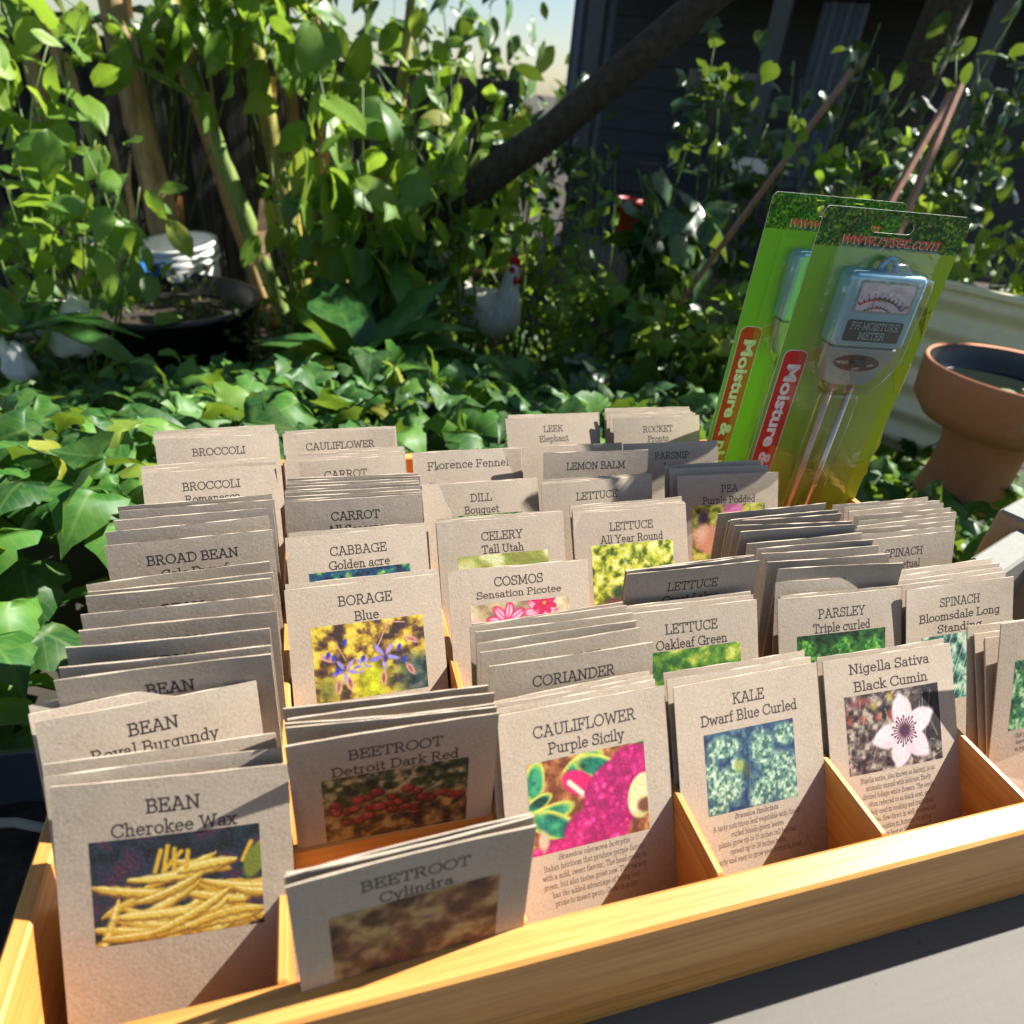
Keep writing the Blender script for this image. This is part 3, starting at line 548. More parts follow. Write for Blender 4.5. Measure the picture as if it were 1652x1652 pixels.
# one (reference, label of the front packet) per stack, in the order of PK
REF=[('BEAN Cherokee Wax packet','kraft seed packet titled BEAN Cherokee Wax, yellow bean photo, at the near left corner'),
('BEAN Royal Burgundy packet','kraft seed packet titled BEAN Royal Burgundy, behind the Cherokee Wax packets'),
('shaded packet behind Royal Burgundy','shaded kraft packet leaning forward just behind the BEAN Royal Burgundy packets'),
('upright packet in the middle of the bean row','upright kraft packet in the bean row, two groups behind Royal Burgundy'),
('part-hidden BEAN packet before BROAD BEAN','kraft packet with half hidden BEAN title, just in front of BROAD BEAN Cole Dwarf'),
('BROAD BEAN packet','kraft seed packet titled BROAD BEAN Cole Dwarf in the left row beside the ivy'),
('BROCCOLI Romanesco packet','kraft seed packet titled BROCCOLI Romanesco, second broccoli title from the back'),
('rearmost BROCCOLI packet','kraft seed packet titled BROCCOLI at the far back of the left row'),
('BEETROOT Cylindra packet','glossy kraft packet titled BEETROOT Cylindra at the front edge of the tray'),
('BEETROOT Detroit Dark Red packet','shaded kraft packet titled BEETROOT Detroit Dark Red, photo of red roots'),
('BORAGE packet','kraft seed packet titled BORAGE Blue, photo of blue star flowers'),
('CABBAGE packet','kraft seed packet titled CABBAGE Golden acre behind the BORAGE packet'),
('CARROT All S packet','shaded kraft packet titled CARROT All Seasons, front of a thick stack'),
('rear CARROT packet','kraft seed packet titled CARROT in the rear, just before CAULIFLOWER'),
('rear CAULIFLOWER packet','kraft seed packet titled CAULIFLOWER at the back beside the BROCCOLI row'),
('CAULIFLOWER Purple Sicily packet','kraft packet titled CAULIFLOWER Purple Sicily, bright pink cauliflower photo'),
('CORIANDER packet','kraft seed packet titled CORIANDER behind the Purple Sicily packet'),
('COSMOS packet','kraft seed packet titled COSMOS Sensation Picotee, pink flower photo'),
('CELERY packet','kraft seed packet titled CELERY Tall Utah behind the COSMOS packet'),
('DILL packet','kraft seed packet titled DILL Bouquet between CELERY and Florence Fennel'),
('Florence Fennel packet','kraft seed packet titled Florence Fennel behind the DILL packet'),
('KALE packet','kraft seed packet titled KALE Dwarf Blue Curled, curly blue-green leaf photo'),
('LETTUCE Oakleaf Green packet','kraft packet titled LETTUCE Oakleaf Green, green leaf photo'),
('LETTUCE Great Lakes packet','dark shaded kraft packet titled LETTUCE Great Lakes, tipped forward'),
('LETTUCE All Year Round packet','kraft packet titled LETTUCE All Year Round, yellow-green lettuce photo'),
('part-shaded LETTUCE packet','part-shaded kraft packet titled LETTUCE just in front of LEMON BALM'),
('LEMON BALM packet','kraft seed packet titled LEMON BALM, upper right half in shadow'),
('untitled packet behind LEMON BALM','kraft packet edge behind LEMON BALM, left end in sun'),
('LEEK packet','kraft seed packet titled LEEK Elephant in the last row beside ROCKET'),
('Nigella Sativa packet','kraft packet titled Nigella Sativa Black Cumin, large white flower photo'),
('PARSLEY Triple curled packet','kraft packet titled PARSLEY Triple curled, photo of green curly leaves'),
('part-hidden PARSLEY packet','kraft packet with half hidden PARSLEY title behind the Triple curled one'),
('PEA packet before the forward leaning group','kraft packet with half hidden PEA title behind the PARSLEY packets'),
('dark PEA packet','dark shaded PEA packet, front of the forward leaning group'),
('PEA Purple Podded packet','kraft packet titled PEA Purple Podded crossed by a diagonal shadow'),
('shaded packet behind Purple Podded','blue-grey shaded kraft packet just behind PEA Purple Podded'),
('PARSNIP packet','kraft seed packet titled PARSNIP in front of the ROCKET packets'),
('ROCKET packet','pale sunlit kraft packet titled ROCKET Pronto in the last row'),
('SPINACH Bloomsdale packet','kraft packet titled SPINACH Bloomsdale Long Standing near the right edge'),
('SPINACH Perpetual packet','kraft packet titled SPINACH Perpetual, front of the long right row'),
('packet at the right edge','kraft packet with green leaf photo, cut by the right edge of the picture')]
ORD=['','first','second','third','fourth','fifth','sixth','seventh','eighth']
cache={}; BOT=[]
TZ=.883     # tray floor height
for si,((key,rows),(ref,lab)) in enumerate(zip(PK,REF)):
    for i,(x,y,lean,yaw) in enumerate(rows):
        var=(si+i*2)%6; front=(i==0); roll=0
        if si==40: roll=[0,.5,1,1.5,2][i]
        if not front: lean+=random.uniform(-.8,.8); roll+=random.uniform(-.6,.6)
        l=lab if front else f'plain kraft packet, {ORD[i]} one behind the {ref}'
        r=empty('seed_packet',(x,y,TZ+.0005+(.008 if si==40 and front else 0)),(math.radians(-lean),math.radians(roll),math.radians(yaw)),label=l,cat='seed packet',group='kraft seed packets standing in the wooden tray')
        r.rotation_mode='XYZ'
        link('envelope',ENV[var],r)
        sub=key.split('|')[1]; pic=front and sub in PICS
        if key!='|':
            ck=(key,var,pic)
            if ck not in cache: cache[ck]=packet_parts(key,var,pic)
            for n,me in cache[ck]: link(n,me,r)
        BOT.append((x,y))
# ---------------------------------------------------------------- wooden tray
tr=empty('seed_tray',(.16,.34,TZ-.009),label='orange pine tray with a grid of cells full of seed packets',cat='tray')
off=Vector((-.16,-.34,-(TZ-.009)))
def tpart(name,x0,x1,y0,y1,z0,z1,mat,b=.0012):
    mb=MB().box(x0+off.x,x1+off.x,y0+off.y,y1+off.y,z0+off.z,z1+off.z,0,b); return mb.build(name,M[mat],tr)
ZT=1.25-.297
XL,XR=-.133,.481; YF,YB=.1175,.560
tpart('base_board',XL+.002,XR-.002,YF+.002,YB-.002,TZ-.009,TZ-.0003,'tray')
tpart('front_rail',XL,XR,YF,.1325,TZ-.0115,ZT,'tray',.0016)
tpart('back_rail',XL,XR,YB-.010,YB,TZ-.0115,ZT,'tray')
tpart('side_wall',XL,XL+.008,.1327,YB-.0102,TZ-.0115,ZT,'tray_y')
tpart('side_wall',XR-.008,XR,.1327,YB-.0102,TZ-.0115,ZT,'tray_y')
DX=[-.0295,.0677,.1635,.2568,.3508]
for k,x in enumerate(DX): tpart('column_divider',x-.0022,x+.0022,.1328,YB-.0103 if k<4 else .388,TZ,ZT-.0006,'tray_y',.0009)
edges=[XL+.008]+DX+[XR-.008]
for c in range(6):
    a,b=edges[c]+.0024,edges[c+1]-.0024
    for k in range(7):
        y=.1873+.0525*k
        if c==5 and y>.38: continue
        if any(a<x<b and (abs(yy_-y)<.006) for x,yy_ in BOT) and not (c==1 and k==0): continue
        tpart('row_divider',a,b,y-.0022,y+.0022,TZ,ZT-.0012,'tray',.0009)
# ---------------------------------------------------------------- bench under the tray
bn=empty('garden_bench',(.25,.2,0),label='weathered white painted timber bench carrying the seed tray',cat='bench')
for k in range(6):
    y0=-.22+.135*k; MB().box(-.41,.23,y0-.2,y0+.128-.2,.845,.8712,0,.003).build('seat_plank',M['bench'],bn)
for sx in (-.39,.165):
    for sy in (-.38,.36): MB().box(sx,sx+.06,sy,sy+.06,0,.8445,0,.003).build('leg',M['post'],bn)
for sy in (-.36,.375): MB().box(-.329,.1645,sy,sy+.03,.76,.843,0,.003).build('apron',M['post'],bn)
fp=empty('fence_post',(.656,.360,0),(0,0,math.radians(20)),label='pale grey-green weathered square post with sawn board beside the tray',cat='post')
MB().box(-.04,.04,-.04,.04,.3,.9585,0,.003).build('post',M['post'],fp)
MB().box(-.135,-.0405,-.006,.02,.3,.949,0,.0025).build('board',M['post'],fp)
# ---------------------------------------------------------------- carded soil meters
def sans(name,body,size,mat,parent,o,ex,ey,shear=0.,off_=0.,align='LEFT',width=None,extrude=0):
    cu=bpy.data.curves.new(name,'FONT'); cu.body=body; cu.size=size; cu.shear=shear; cu.offset=off_; cu.align_x=align; cu.resolution_u=3; cu.extrude=extrude
    t=bpy.data.objects.new('tmp_text',cu); COL.objects.link(t); dg=bpy.context.evaluated_depsgraph_get(); me=bpy.data.meshes.new_from_object(t.evaluated_get(dg)); bpy.data.objects.remove(t)
    ex,ey=Vector(ex).normalized(),Vector(ey).normalized(); n=ex.cross(ey); s=1.
    if width: 
        xs=[v.co.x for v in me.vertices]; s=width/(max(xs)-min(xs)); 
    for v in me.vertices: v.co=Vector(o)+ex*v.co.x*s+ey*v.co.y+n*v.co.z
    me.materials.clear(); me.materials.append(mat); return link(name,me,parent)
def foliage_print():
    m=Mat('printed_foliage'); v=m.coord('Object'); vo=m.n('TexVoronoi'); vo.inputs['Scale'].default_value=620; m.l(v,vo.inputs['Vector']); sp=m.n('SeparateXYZ'); m.l(vo.outputs['Color'],sp.inputs[0])
    a=m.ramp(sp.outputs['X'],[(0,(.006,.05,.01)),(.4,(.03,.17,.025)),(.75,(.12,.36,.035)),(1,(.46,.56,.05))]); b=m.noise(v,85,4,.6)
    m.set(m.mix(m.ramp(b,[(.35,(0,0,0)),(.65,(1,1,1))]),m.mix(.75,a,(.004,.028,.006)),a),.3,.5); return m.m
def card_print():
    m=Mat('printed_green_card'); v=m.coord('Object'); s=m.n('SeparateXYZ'); m.l(v,s.inputs[0])
    mr=m.n('MapRange'); mr.inputs['From Min'].default_value=.02; mr.inputs['From Max'].default_value=.105; m.l(s.outputs['X'],mr.inputs[0])
    m.set(m.ramp(mr.outputs[0],[(0,(.20,.48,.04)),(1,(.36,.54,.025))]),.3,.5); return m.m
def clear():
    m=Mat('clear_blister_plastic'); m.t.nodes.remove(m.b); t=m.n('BsdfTransparent'); t.inputs[0].default_value=(.97,.98,.97,1); g=m.n('BsdfGlossy'); g.inputs['Roughness'].default_value=.12; g.inputs['Color'].default_value=(1,1,1,1)
    f=m.n('LayerWeight'); f.inputs[0].default_value=.25; nz=m.noise(m.coord('Object'),120,2); bp=m.n('Bump'); bp.inputs['Strength'].default_value=.25; bp.inputs['Distance'].default_value=.002; m.l(nz,bp.inputs['Height']); m.l(bp.outputs[0],g.inputs['Normal']); m.l(bp.outputs[0],f.inputs['Normal'])
    ad=m.n('Math',operation='MULTIPLY_ADD'); ad.inputs[1].default_value=.5; ad.inputs[2].default_value=.06; m.l(f.outputs['Facing'],ad.inputs[0])
    mx=m.n('MixShader'); m.l(ad.outputs[0],mx.inputs[0]); m.l(t.outputs[0],mx.inputs[1]); m.l(g.outputs[0],mx.inputs[2]); m.l(mx.outputs[0],m.out.inputs[0]); return m.m
MM=dict(fol=foliage_print(),card=card_print(),clear=clear(),red=plain('red_print',(.62,.03,.025),.35,var=.03),white=plain('white_print',(.85,.83,.80),.4,var=.02),orange=plain('orange_red_print',(.78,.09,.02),.4,var=.05),
 body=plain('blue_metallic_plastic',(.26,.52,.66),.2,.3,.7,.06),lower=plain('grey_green_plastic',(.30,.36,.35),.3,.1,.5,.05),dark=plain('dark_recess',(.05,.07,.07),.3,var=.1),dial=plain('dial_face',(.62,.58,.66),.45,var=.03),copper=plain('copper_probe',(.70,.46,.34),.35,.55,.5,.05),
 steel=plain('steel_probe',(.72,.60,.48),.22,.9,.5,.05),line=plain('yellow_outline',(.62,.68,.10),.4,var=.03),black=plain('scale_black',(.02,.02,.02),.5),edge=plain('card_edge',(.75,.73,.68),.7,var=.05),olive=plain('olive_print',(.42,.52,.018),.35,var=.03),needle=plain('needle_red',(.6,.12,.10),.4))
def rrect(x0,x1,y0,y1,r,n=5):
    p=[]
    for cx,cy,a in ((x1-r,y1-r,0),(x0+r,y1-r,90),(x0+r,y0+r,180),(x1-r,y0+r,270)): p+=A_(cx,cy,r,r,a,a+90,n)
    return p
def slab(out,d0,d1,bev,inset,mi=0):
    "outline (x,z) raised from depth -d0 to -d1 towards -y, with a rounded shoulder"
    mb=MB(); c=np.mean(out,0); n=len(out); rings=[]
    if sum(out[i-1][0]*out[i][1]-out[i][0]*out[i-1][1] for i in range(n))<0: out=out[::-1]
    def ring(ins,y): 
        q=[]
        for i in range(n):
            a=np.array(out[i-1]); b=np.array(out[(i+1)%n]); t=b-a; t=t/(np.linalg.norm(t)+1e-9); nrm=np.array([-t[1],t[0]]); q.append((out[i][0]+nrm[0]*ins,-y,out[i][1]+nrm[1]*ins))
        return q
    rings=[ring(0,d0),ring(inset*.25,d1-bev)]+[ring(inset*.25+bev*(1-math.cos(t)),d1-bev+bev*math.sin(t)) for t in (.5,1.05,1.57)]
    vs=[p for r in rings for p in r]; fs=[(i*n+k,i*n+(k+1)%n,(i+1)*n+(k+1)%n,(i+1)*n+k) for i in range(4) for k in range(n)]+[tuple(range(4*n,5*n))]
    return mb.add(vs,fs,mi)
def flat(out,y): return MB().add([(p[0],-y,p[1]) for p in out],[tuple(range(len(out)))])
CW=.1142
def meter_pack(o,yaw,label,L=2.68):
    w=CW; r=empty('meter_pack',(o[0],o[1],TZ+.0005),(0,0,yaw),label=label,cat='soil meter',group='carded soil meters standing in the tray'); Z=o[2]-TZ-.0005   # local z of card top
    U=lambda u,v:(u*w,Z-v*w)
    # backing card with hanging slot
    hole=A_(.375,.10,.036,.036,270,90,6)+[(.46,.136)]+A_(.487,.150,.03,.03,160,20,5)+A_(.60,.10,.036,.036,90,-90,6)
    hole=[(u,.2-v) for u,v in hole]; hole=[(u,v) for u,v in hole]
    ol=rrect(0,1,0,L,.05); bm=MB(); nh=len(hole)
    # band strips: card above and below the slot is split along a ring of quads around the slot box
    def plate(y0,y1,mi):
        bx=(.30,.68,.03,.17)
        ring_o=[]; 
        for (u,v) in hole:   # project slot outline on the box round it
            du,dv=u-.487,v-.10; s=min(.19/abs(du) if abs(du)>1e-6 else 9,.07/abs(dv) if abs(dv)>1e-6 else 9); ring_o.append((.487+du*s,.10+dv*s))
        return ring_o
    ro=plate(0,0,0)
    def P3(u,v,y): a=U(u,v); return (a[0],y,a[1])
    for y,fl in ((-.0004,False),(.0004,True)):
        V=[P3(u,v,y) for u,v in hole]+[P3(u,v,y) for u,v in ro]; F=[(i,(i+1)%nh,nh+(i+1)%nh,nh+i) for i in range(nh)]
        bm.add(V,F,0)
        for (a,b,c,d) in ((.0,1.,.17,.24),(.0,.297,.03,.17),(.677,1.,.03,.17)): bm.add([P3(a,c,y),P3(b,c,y),P3(b,d,y),P3(a,d,y)],[(0,1,2,3)],0)
        top=[(0,.03)]+A_(.04,.04,.04,.04,195,270,5)+A_(.96,.04,.04,.04,270,345,5)+[(1,.03)]; bm.add([P3(u,v,y) for u,v in top],[tuple(range(len(top)))],0)
        bm.add([P3(0,.24,y),P3(1,.24,y),P3(1,L,y),P3(0,L,y)],[(0,1,2,3)],1)
    per=[(0,L)]+[(0,.24)]+[(0,.03)]+A_(.04,.04,.04,.04,195,270,5)+A_(.96,.04,.04,.04,270,345,5)+[(1,.03),(1,.24),(1,L)]; n=len(per)
    bm.add([P3(u,v,-.0004) for u,v in per]+[P3(u,v,.0004) for u,v in per],[(i,(i+1)%n,n+(i+1)%n,n+i) for i in range(n)],2)
    bm.add([P3(u,v,-.0004) for u,v in hole]+[P3(u,v,.0004) for u,v in hole],[(i,(i+1)%nh,nh+(i+1)%nh,nh+i) for i in range(nh)],2)
    bm.build('backing_card',[MM['fol'],MM['card'],MM['edge']],r)
    ex=(1,0,0); ez=(0,0,1)
    a=U(.165,.213); sans('website_lettering','www.ryset.com',.0125,MM['white'],r,(a[0]-.0002,-.0009,a[1]-.0003),ex,ez,.32,.0004,width=.68*w)
    sans('website_lettering','www.ryset.com',.0125,MM['orange'],r,(a[0],-.0012,a[1]),ex,ez,.32,.0001,width=.675*w)
    # olive fruit drawings with thin outlines
    def blob(pts): 
        q=[U(u,v) for u,v in pts]; flat(q,.0007).build('printed_drawing',MM['olive'],r); ln=MB(); ln.tube([(p[0],-.0009,p[1]) for p in q+[q[0]]],.00028,4); ln.build('drawing_outline',MM['line'],r)
    blob([(.995,.62)]+A_(.93,.62,.12,.2,150,265,6)+[(.995,.80)])
    blob([(.995,1.0),(.80,1.03),(.90,1.06),(.97,1.24),(.995,1.22)])
    blob(A_(.86,1.62,.16,.22,150,10,8)+[(.995,1.52),(.995,1.86)]+A_(.9,1.86,.12,.13,20,160,6)+[(.68,1.9)])
    blob(A_(.84,2.16,.16,.2,170,20,8)+[(.995,2.1),(.995,2.5),(.86,2.5)]+A_(.80,2.3,.04,.06,0,180,5)+[(.7,2.5)])
    # red strip
    st=[U(u,v) for u,v in rrect(.035,.2,.955,2.61,.05)]; flat([U(u,v) for u,v in rrect(.028,.207,.948,2.62,.055)],.0007).build('strip_border',MM['white'],r); flat(st,.0010).build('red_strip',MM['red'],r)
    a=U(.083,1.05); sans('strip_lettering','Moisture & pH Meter',.0148,MM['white'],r,(a[0],-.0013,a[1]),(0,0,-1),(1,0,0),0,.00055,width=1.62*w)
    # the meter
    c=.515
    body=slab([U(u,v) for u,v in rrect(c-.27,c+.27,.355,.865,.05)],.001,.019,.004,.003); bo=body.build('meter_body',MM['body'],r,True)
    lo=[(c-.25,.862),(c-.25,.90),(c-.19,1.12),(c-.15,1.15),(c+.10,1.15),(c+.14,1.12),(c+.25,.94),(c+.25,.862)]; lb=slab([U(u,v) for u,v in lo],.001,.0145,.002,.002).build('meter_lower_body',MM['lower'],r)
    lp=MB(); lp.tube([(U(c+.055*math.cos(t),.35-.075*math.sin(t))[0],-.009,U(0,.355-.075*math.sin(t))[1]) for t in np.linspace(0,math.pi,9)],.0022,8); lp.build('hanging_loop',MM['body'],bo,True)
    flat([U(u,v) for u,v in rrect(c-.20,c+.20,.405,.615,.02)],.0194).build('dial_rim',MM['lower'],bo); flat([U(u,v) for u,v in rrect(c-.185,c+.185,.42,.60,.012)],.0198).build('dial_face',MM['dial'],bo)
    sc=MB()
    for (cy,R,a0,a1,nt_) in ((.72,.20,128,42,11),(.70,.125,128,52,8)):
        for i in range(12): 
            t0=math.radians(a0+(a1-a0)*i/12); t1=math.radians(a0+(a1-a0)*(i+.9)/12); p=[U(c-.03+R*q*math.cos(t)*1.1,cy-R*q*math.sin(t)) for t,q in ((t0,.97),(t1,.97),(t1,1.03),(t0,1.03))]
            sc.add([(a_,-.0201,b_) for a_,b_ in p],[(0,1,2,3)],0 if i<5 and R>.15 else (1 if i<9 else 2))
        for i in range(nt_):
            t=math.radians(a0+(a1-a0)*i/(nt_-1)); p=[U(c-.03+R*q*math.cos(t+e)*1.1,cy-R*q*math.sin(t+e)) for q,e in ((1.,.02),(1.1,.02),(1.1,-.02),(1.,-.02))]; sc.add([(a_,-.0202,b_) for a_,b_ in p],[(0,1,2,3)],3)
    sc.build('dial_scale',[MM['red'],plain('scale_green',(.02,.12,.05),.5),plain('scale_blue',(.1,.1,.35),.5),MM['black']],bo)
    for i in range(10):
        t=math.radians(128-86*i/9); a=U(c-.045+.245*math.cos(t)*1.1,.72-.235*math.sin(t)+.008); sans('dial_number',str(i+1) if i<9 else '10',.0026,MM['black'],bo,(a[0],-.0203,a[1]),ex,ez)
    for s_,u,v,z in (('MOIST',c-.075,.535,.0042),('WET',c+.115,.572,.0034),('pH',c-.05,.585,.0032)): a=U(u,v); sans('dial_lettering',s_,z,MM['black'] if s_!='pH' else MM['red'],bo,(a[0],-.0203,a[1]),ex,ez)
    nd=MB(); p=[U(c-.085,.50),U(c-.079,.50),U(c-.066,.598),U(c-.072,.598)]; nd.add([(a_,-.0206,b_) for a_,b_ in p],[(0,1,2,3)]); nd.build('needle',MM['needle'],bo)
    flat([U(u,v) for u,v in rrect(c-.20,c+.20,.665,.81,.015)],.0194).build('name_panel',MM['dark'],bo)
    gl=plain('raised_lettering',(.35,.52,.50),.3)
    for s_,v,wd in (('PH-MOISTURE',.725,.34),('METER',.79,.19)):
        mb=MB(); letters(mb,s_,0,0,1,.12,lambda u,vv,l,v=v,wd=wd:(U(c+u*wd/text_width(s_),0)[0],-.0198-l*.02,Z-(v*w+vv*.0052)),text_width(s_)); mb.build('name_lettering',gl,bo)
    flat([U(u,v) for u,v in A_(c-.01,.975,.17,.06,0,360,20)],.0149).build('switch_plate',plain('maroon_plate',(.10,.055,.05),.35),lb)
    MB().box(U(c-.055,0)[0],U(c+.055,0)[0],-.0185,-.0151,U(0,.985)[1],U(0,.945)[1],0,.0008).build('slide_switch',MM['dark'],lb)
    for s_,u,v in (('MOIST',c-.165,.985),('pH',c+.075,.995),('OFF',c-.035,1.03)): a=U(u,v); sans('switch_lettering',s_,.0036,MM['white'],lb,(a[0],-.0153,a[1]),ex,ez,.2)
    for u,mn in ((c-.09,'copper'),(c+.055,'steel')): MB().tube([(U(u,1.15)[0],-.0075,U(0,1.15)[1]),(U(u,2.45)[0],-.0075,U(0,2.45)[1]),(U(u,2.5)[0],-.0075,U(0,2.5)[1])],[.0027,.0027,.0004],12).build('probe',MM[mn],r,True)
    # blister
    bl=[(c-.33,.30),(c-.33,1.18),(c-.20,1.30),(c-.20,2.72),(c+.15,2.72),(c+.15,1.30),(c+.33,1.02),(c+.33,.34),(c+.12,.31),(c+.06,.26),(c-.06,.26),(c-.10,.30)]
    # two overlapping domes, rounded
    slab([U(u,v) for u,v in [(c-.31,.36),(c-.33,.5),(c-.33,1.0),(c-.27,1.16),(c-.17,1.21),(c+.12,1.21),(c+.2,1.15),(c+.31,.95),(c+.32,.5),(c+.30,.36),(c+.12,.32),(c+.07,.265),(c-.07,.265),(c-.12,.32)]],.0005,.0225,.004,.01).build('blister',MM['clear'],r,True)
    slab([U(u,v) for u,v in rrect(c-.19,c+.15,1.2125,2.55,.05)],.0005,.0125,.003,.006).build('blister',MM['clear'],r,True)
    slab([U(u,v) for u,v in rrect(c-.38,c+.38,.22,2.62,.06)],.0003,.0014,.0006,.001).build('blister_flange',MM['clear'],r,True)
    return r
meter_pack(CAM+np.array([.3452,.4254,-.0483])*1.0636,math.radians(-12.6),'front green carded moisture meter, its whole dial in view')
meter_pack(CAM+np.array([.3456,.4881,-.0483])*1.05,math.radians(-12.6),'rear green carded moisture meter, half hidden by the other card')
# ---------------------------------------------------------------- ground
def hs(x,y):
    r=math.hypot(x,y); h=float(np.interp(r,[0,.5,.8,1.2,1.8,2.5,3.3,4.5,7],[.80,.80,.79,.73,.53,.30,.10,.02,0]))
    # bench stands in a dip
    dx=max(-.22-x,0,x-.75); dy=max(-2-y,0,y-.60); t=min(1,math.hypot(dx,dy)/.12); return h*(t)+min(h,.45)*(1-t)
gm=MB(); rs=[0.02,.15,.3,.45,.6,.75,.9,1.1,1.3,1.6,1.9,2.3,2.7,3.2,3.8,4.6,6,9,16,40,150,400]; NA=72
for r in rs:
    for k in range(NA):
        a=2*math.pi*k/NA; x,y=r*math.sin(a),r*math.cos(a); gm.v.append((x,y,hs(x,y)-.13 if r<8 else -.13))
gm.f=[(i*NA+k,i*NA+(k+1)%NA,(i+1)*NA+(k+1)%NA,(i+1)*NA+k) for i in range(len(rs)-1) for k in range(NA)]+[tuple(range(NA))[::-1]]; gm.m=[0]*len(gm.f)
gm.build('ground',M['ground'],None,True,kind='structure')
# ---------------------------------------------------------------- leaves
def template(kind):
    if kind=='ivy': rows=[(-.16,.26,-.02),(-.02,.50,-.16),(.16,.52,.10),(.34,.37,.30),(.46,.39,.42),(.66,.22,.66),(.86,.08,.86),(1.,.004,1.)]
    elif kind=='heart': rows=[(.0,.16,-.10),(.10,.42,.0),(.3,.46,.26),(.55,.34,.55),(.8,.14,.8),(1.,.004,1.)]
    elif kind=='oval': rows=[(0,.02,0),(.12,.17,.12),(.35,.27,.35),(.6,.25,.6),(.82,.13,.82),(1.,.004,1.)]
    elif kind=='lance': rows=[(0,.03,0),(.1,.085,.1),(.3,.12,.3),(.5,.12,.5),(.7,.09,.7),(.88,.04,.88),(1.,.002,1.)]
    elif kind=='small': rows=[(0,.05,0),(.35,.36,.35),(.7,.28,.7),(1.,.01,1.)]
    V=[];UVs=[];mx=max(r[1] for r in rows)
    for (m,h,sy) in rows:
        m=max(m,0); V+=[(-h,sy,.0),(-h*.5,(sy+m)/2,0),(0,m,0),(h*.5,(sy+m)/2,0),(h,sy,.0)]; UVs+=[(-h/mx,sy),(-h*.5/mx,(sy+m)/2),(0,m),(h*.5/mx,(sy+m)/2),(h/mx,sy)]
    n=len(rows); Q=[]
    for i in range(n-1): Q+=[(5*i+k,5*i+k+1,5*i+k+6,5*i+k+5) for k in range(4)]
    return np.array(V,float),np.array(Q),np.array(UVs,float)
TPL={k:template(k) for k in ('ivy','heart','oval','lance','small')}
def leaves(kind,P,D,Nn,S,fold=.35,droop=.35,seed=1,wide=1.0):
    """P base points, D tip directions, Nn rough normals, S lengths (numpy) -> V,Q,UV"""
    T,Q,UVs=TPL[kind]; n=len(P); r=np.random.default_rng(seed)
    D=D/np.linalg.norm(D,axis=1,keepdims=True); X_=np.cross(D,Nn); X_/=np.linalg.norm(X_,axis=1,keepdims=True)+1e-9; Z_=np.cross(X_,D)
    fo=fold*(.4+1.2*r.random(n)); dr=droop*(.3+1.4*r.random(n)); wv=r.normal(0,.03,(n,len(T)))
    tx=T[:,0][None,:]*wide; ty=T[:,1][None,:]; tz=np.abs(tx)*fo[:,None]-1.1*tx*tx*(.5+r.random(n))[:,None]-dr[:,None]*ty*ty+wv*(np.abs(tx)>0.01)+.0*tx
    ty=ty*(1-.25*dr[:,None]*np.abs(ty))
    V=P[:,None,:]+S[:,None,None]*(tx[...,None]*X_[:,None,:]+ty[...,None]*D[:,None,:]+tz[...,None]*Z_[:,None,:])
    V=V.reshape(-1,3); QQ=(Q[None]+(np.arange(n)*len(T))[:,None,None]).reshape(-1,4); return V,QQ,np.tile(UVs,(n,1))
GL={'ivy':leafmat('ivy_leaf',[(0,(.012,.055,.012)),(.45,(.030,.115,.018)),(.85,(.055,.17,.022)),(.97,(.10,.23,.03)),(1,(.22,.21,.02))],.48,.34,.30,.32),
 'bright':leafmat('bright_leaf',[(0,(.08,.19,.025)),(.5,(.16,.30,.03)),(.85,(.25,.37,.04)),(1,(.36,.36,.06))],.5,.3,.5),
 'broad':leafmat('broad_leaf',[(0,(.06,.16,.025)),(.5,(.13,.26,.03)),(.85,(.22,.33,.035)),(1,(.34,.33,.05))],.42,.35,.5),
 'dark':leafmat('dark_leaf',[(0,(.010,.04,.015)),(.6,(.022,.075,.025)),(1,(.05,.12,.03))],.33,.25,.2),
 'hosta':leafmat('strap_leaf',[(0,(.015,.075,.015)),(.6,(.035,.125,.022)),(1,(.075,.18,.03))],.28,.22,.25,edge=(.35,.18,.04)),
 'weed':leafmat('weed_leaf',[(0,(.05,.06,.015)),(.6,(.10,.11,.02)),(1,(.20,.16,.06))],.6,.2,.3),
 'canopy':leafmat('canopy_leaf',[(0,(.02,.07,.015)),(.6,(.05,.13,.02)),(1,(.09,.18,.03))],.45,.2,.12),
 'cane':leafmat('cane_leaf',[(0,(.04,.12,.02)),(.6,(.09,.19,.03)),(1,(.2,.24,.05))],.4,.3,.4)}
MS={'stem':plain('green_stem',(.12,.18,.04),.5),'tan':None,'twig':plain('brown_twig',(.16,.10,.05),.8)}
def unit(n,seed): 
    v=np.random.default_rng(seed).normal(size=(n,3)); return v/np.linalg.norm(v,axis=1,keepdims=True)
# ivy ground cover
def ivy(n,seed,amin,amax,rmin,rmax,smin,smax,name,label):
    r=np.random.default_rng(seed); P=[];S=[]
    while len(P)<n:
        a=math.radians(r.uniform(amin,amax)); d=rmin+(rmax-rmin)*r.random()**1.15; x,y=d*math.sin(a),d*math.cos(a)
        if -.17<x<.74 and -1<y<.62: continue
        if x>.4 and y<.75 and x<.9: continue
        h=hs(x,y); k=r.random(); z=h+.05-.17*k**1.3+.05*math.sin(x*7+1)*math.sin(y*6); P.append((x,y,z)); S.append((smin+(smax-smin)*r.random())*(1.08-.05*min(d,3)))
    P=np.array(P);S=np.array(S); N_=np.array([.25,-.25,1.])+.55*r.normal(size=(n,3)); D=r.normal(size=(n,3)); D[:,2]=D[:,2]*.25-.15; D[:,1]-=.35
    V,Q,U_=leaves('ivy',P,D,N_,S,.28,.42,seed,1.02); prop(link(name,fast_mesh(name,V,Q,GL['ivy'],U_)),label,'ivy',None,'stuff')
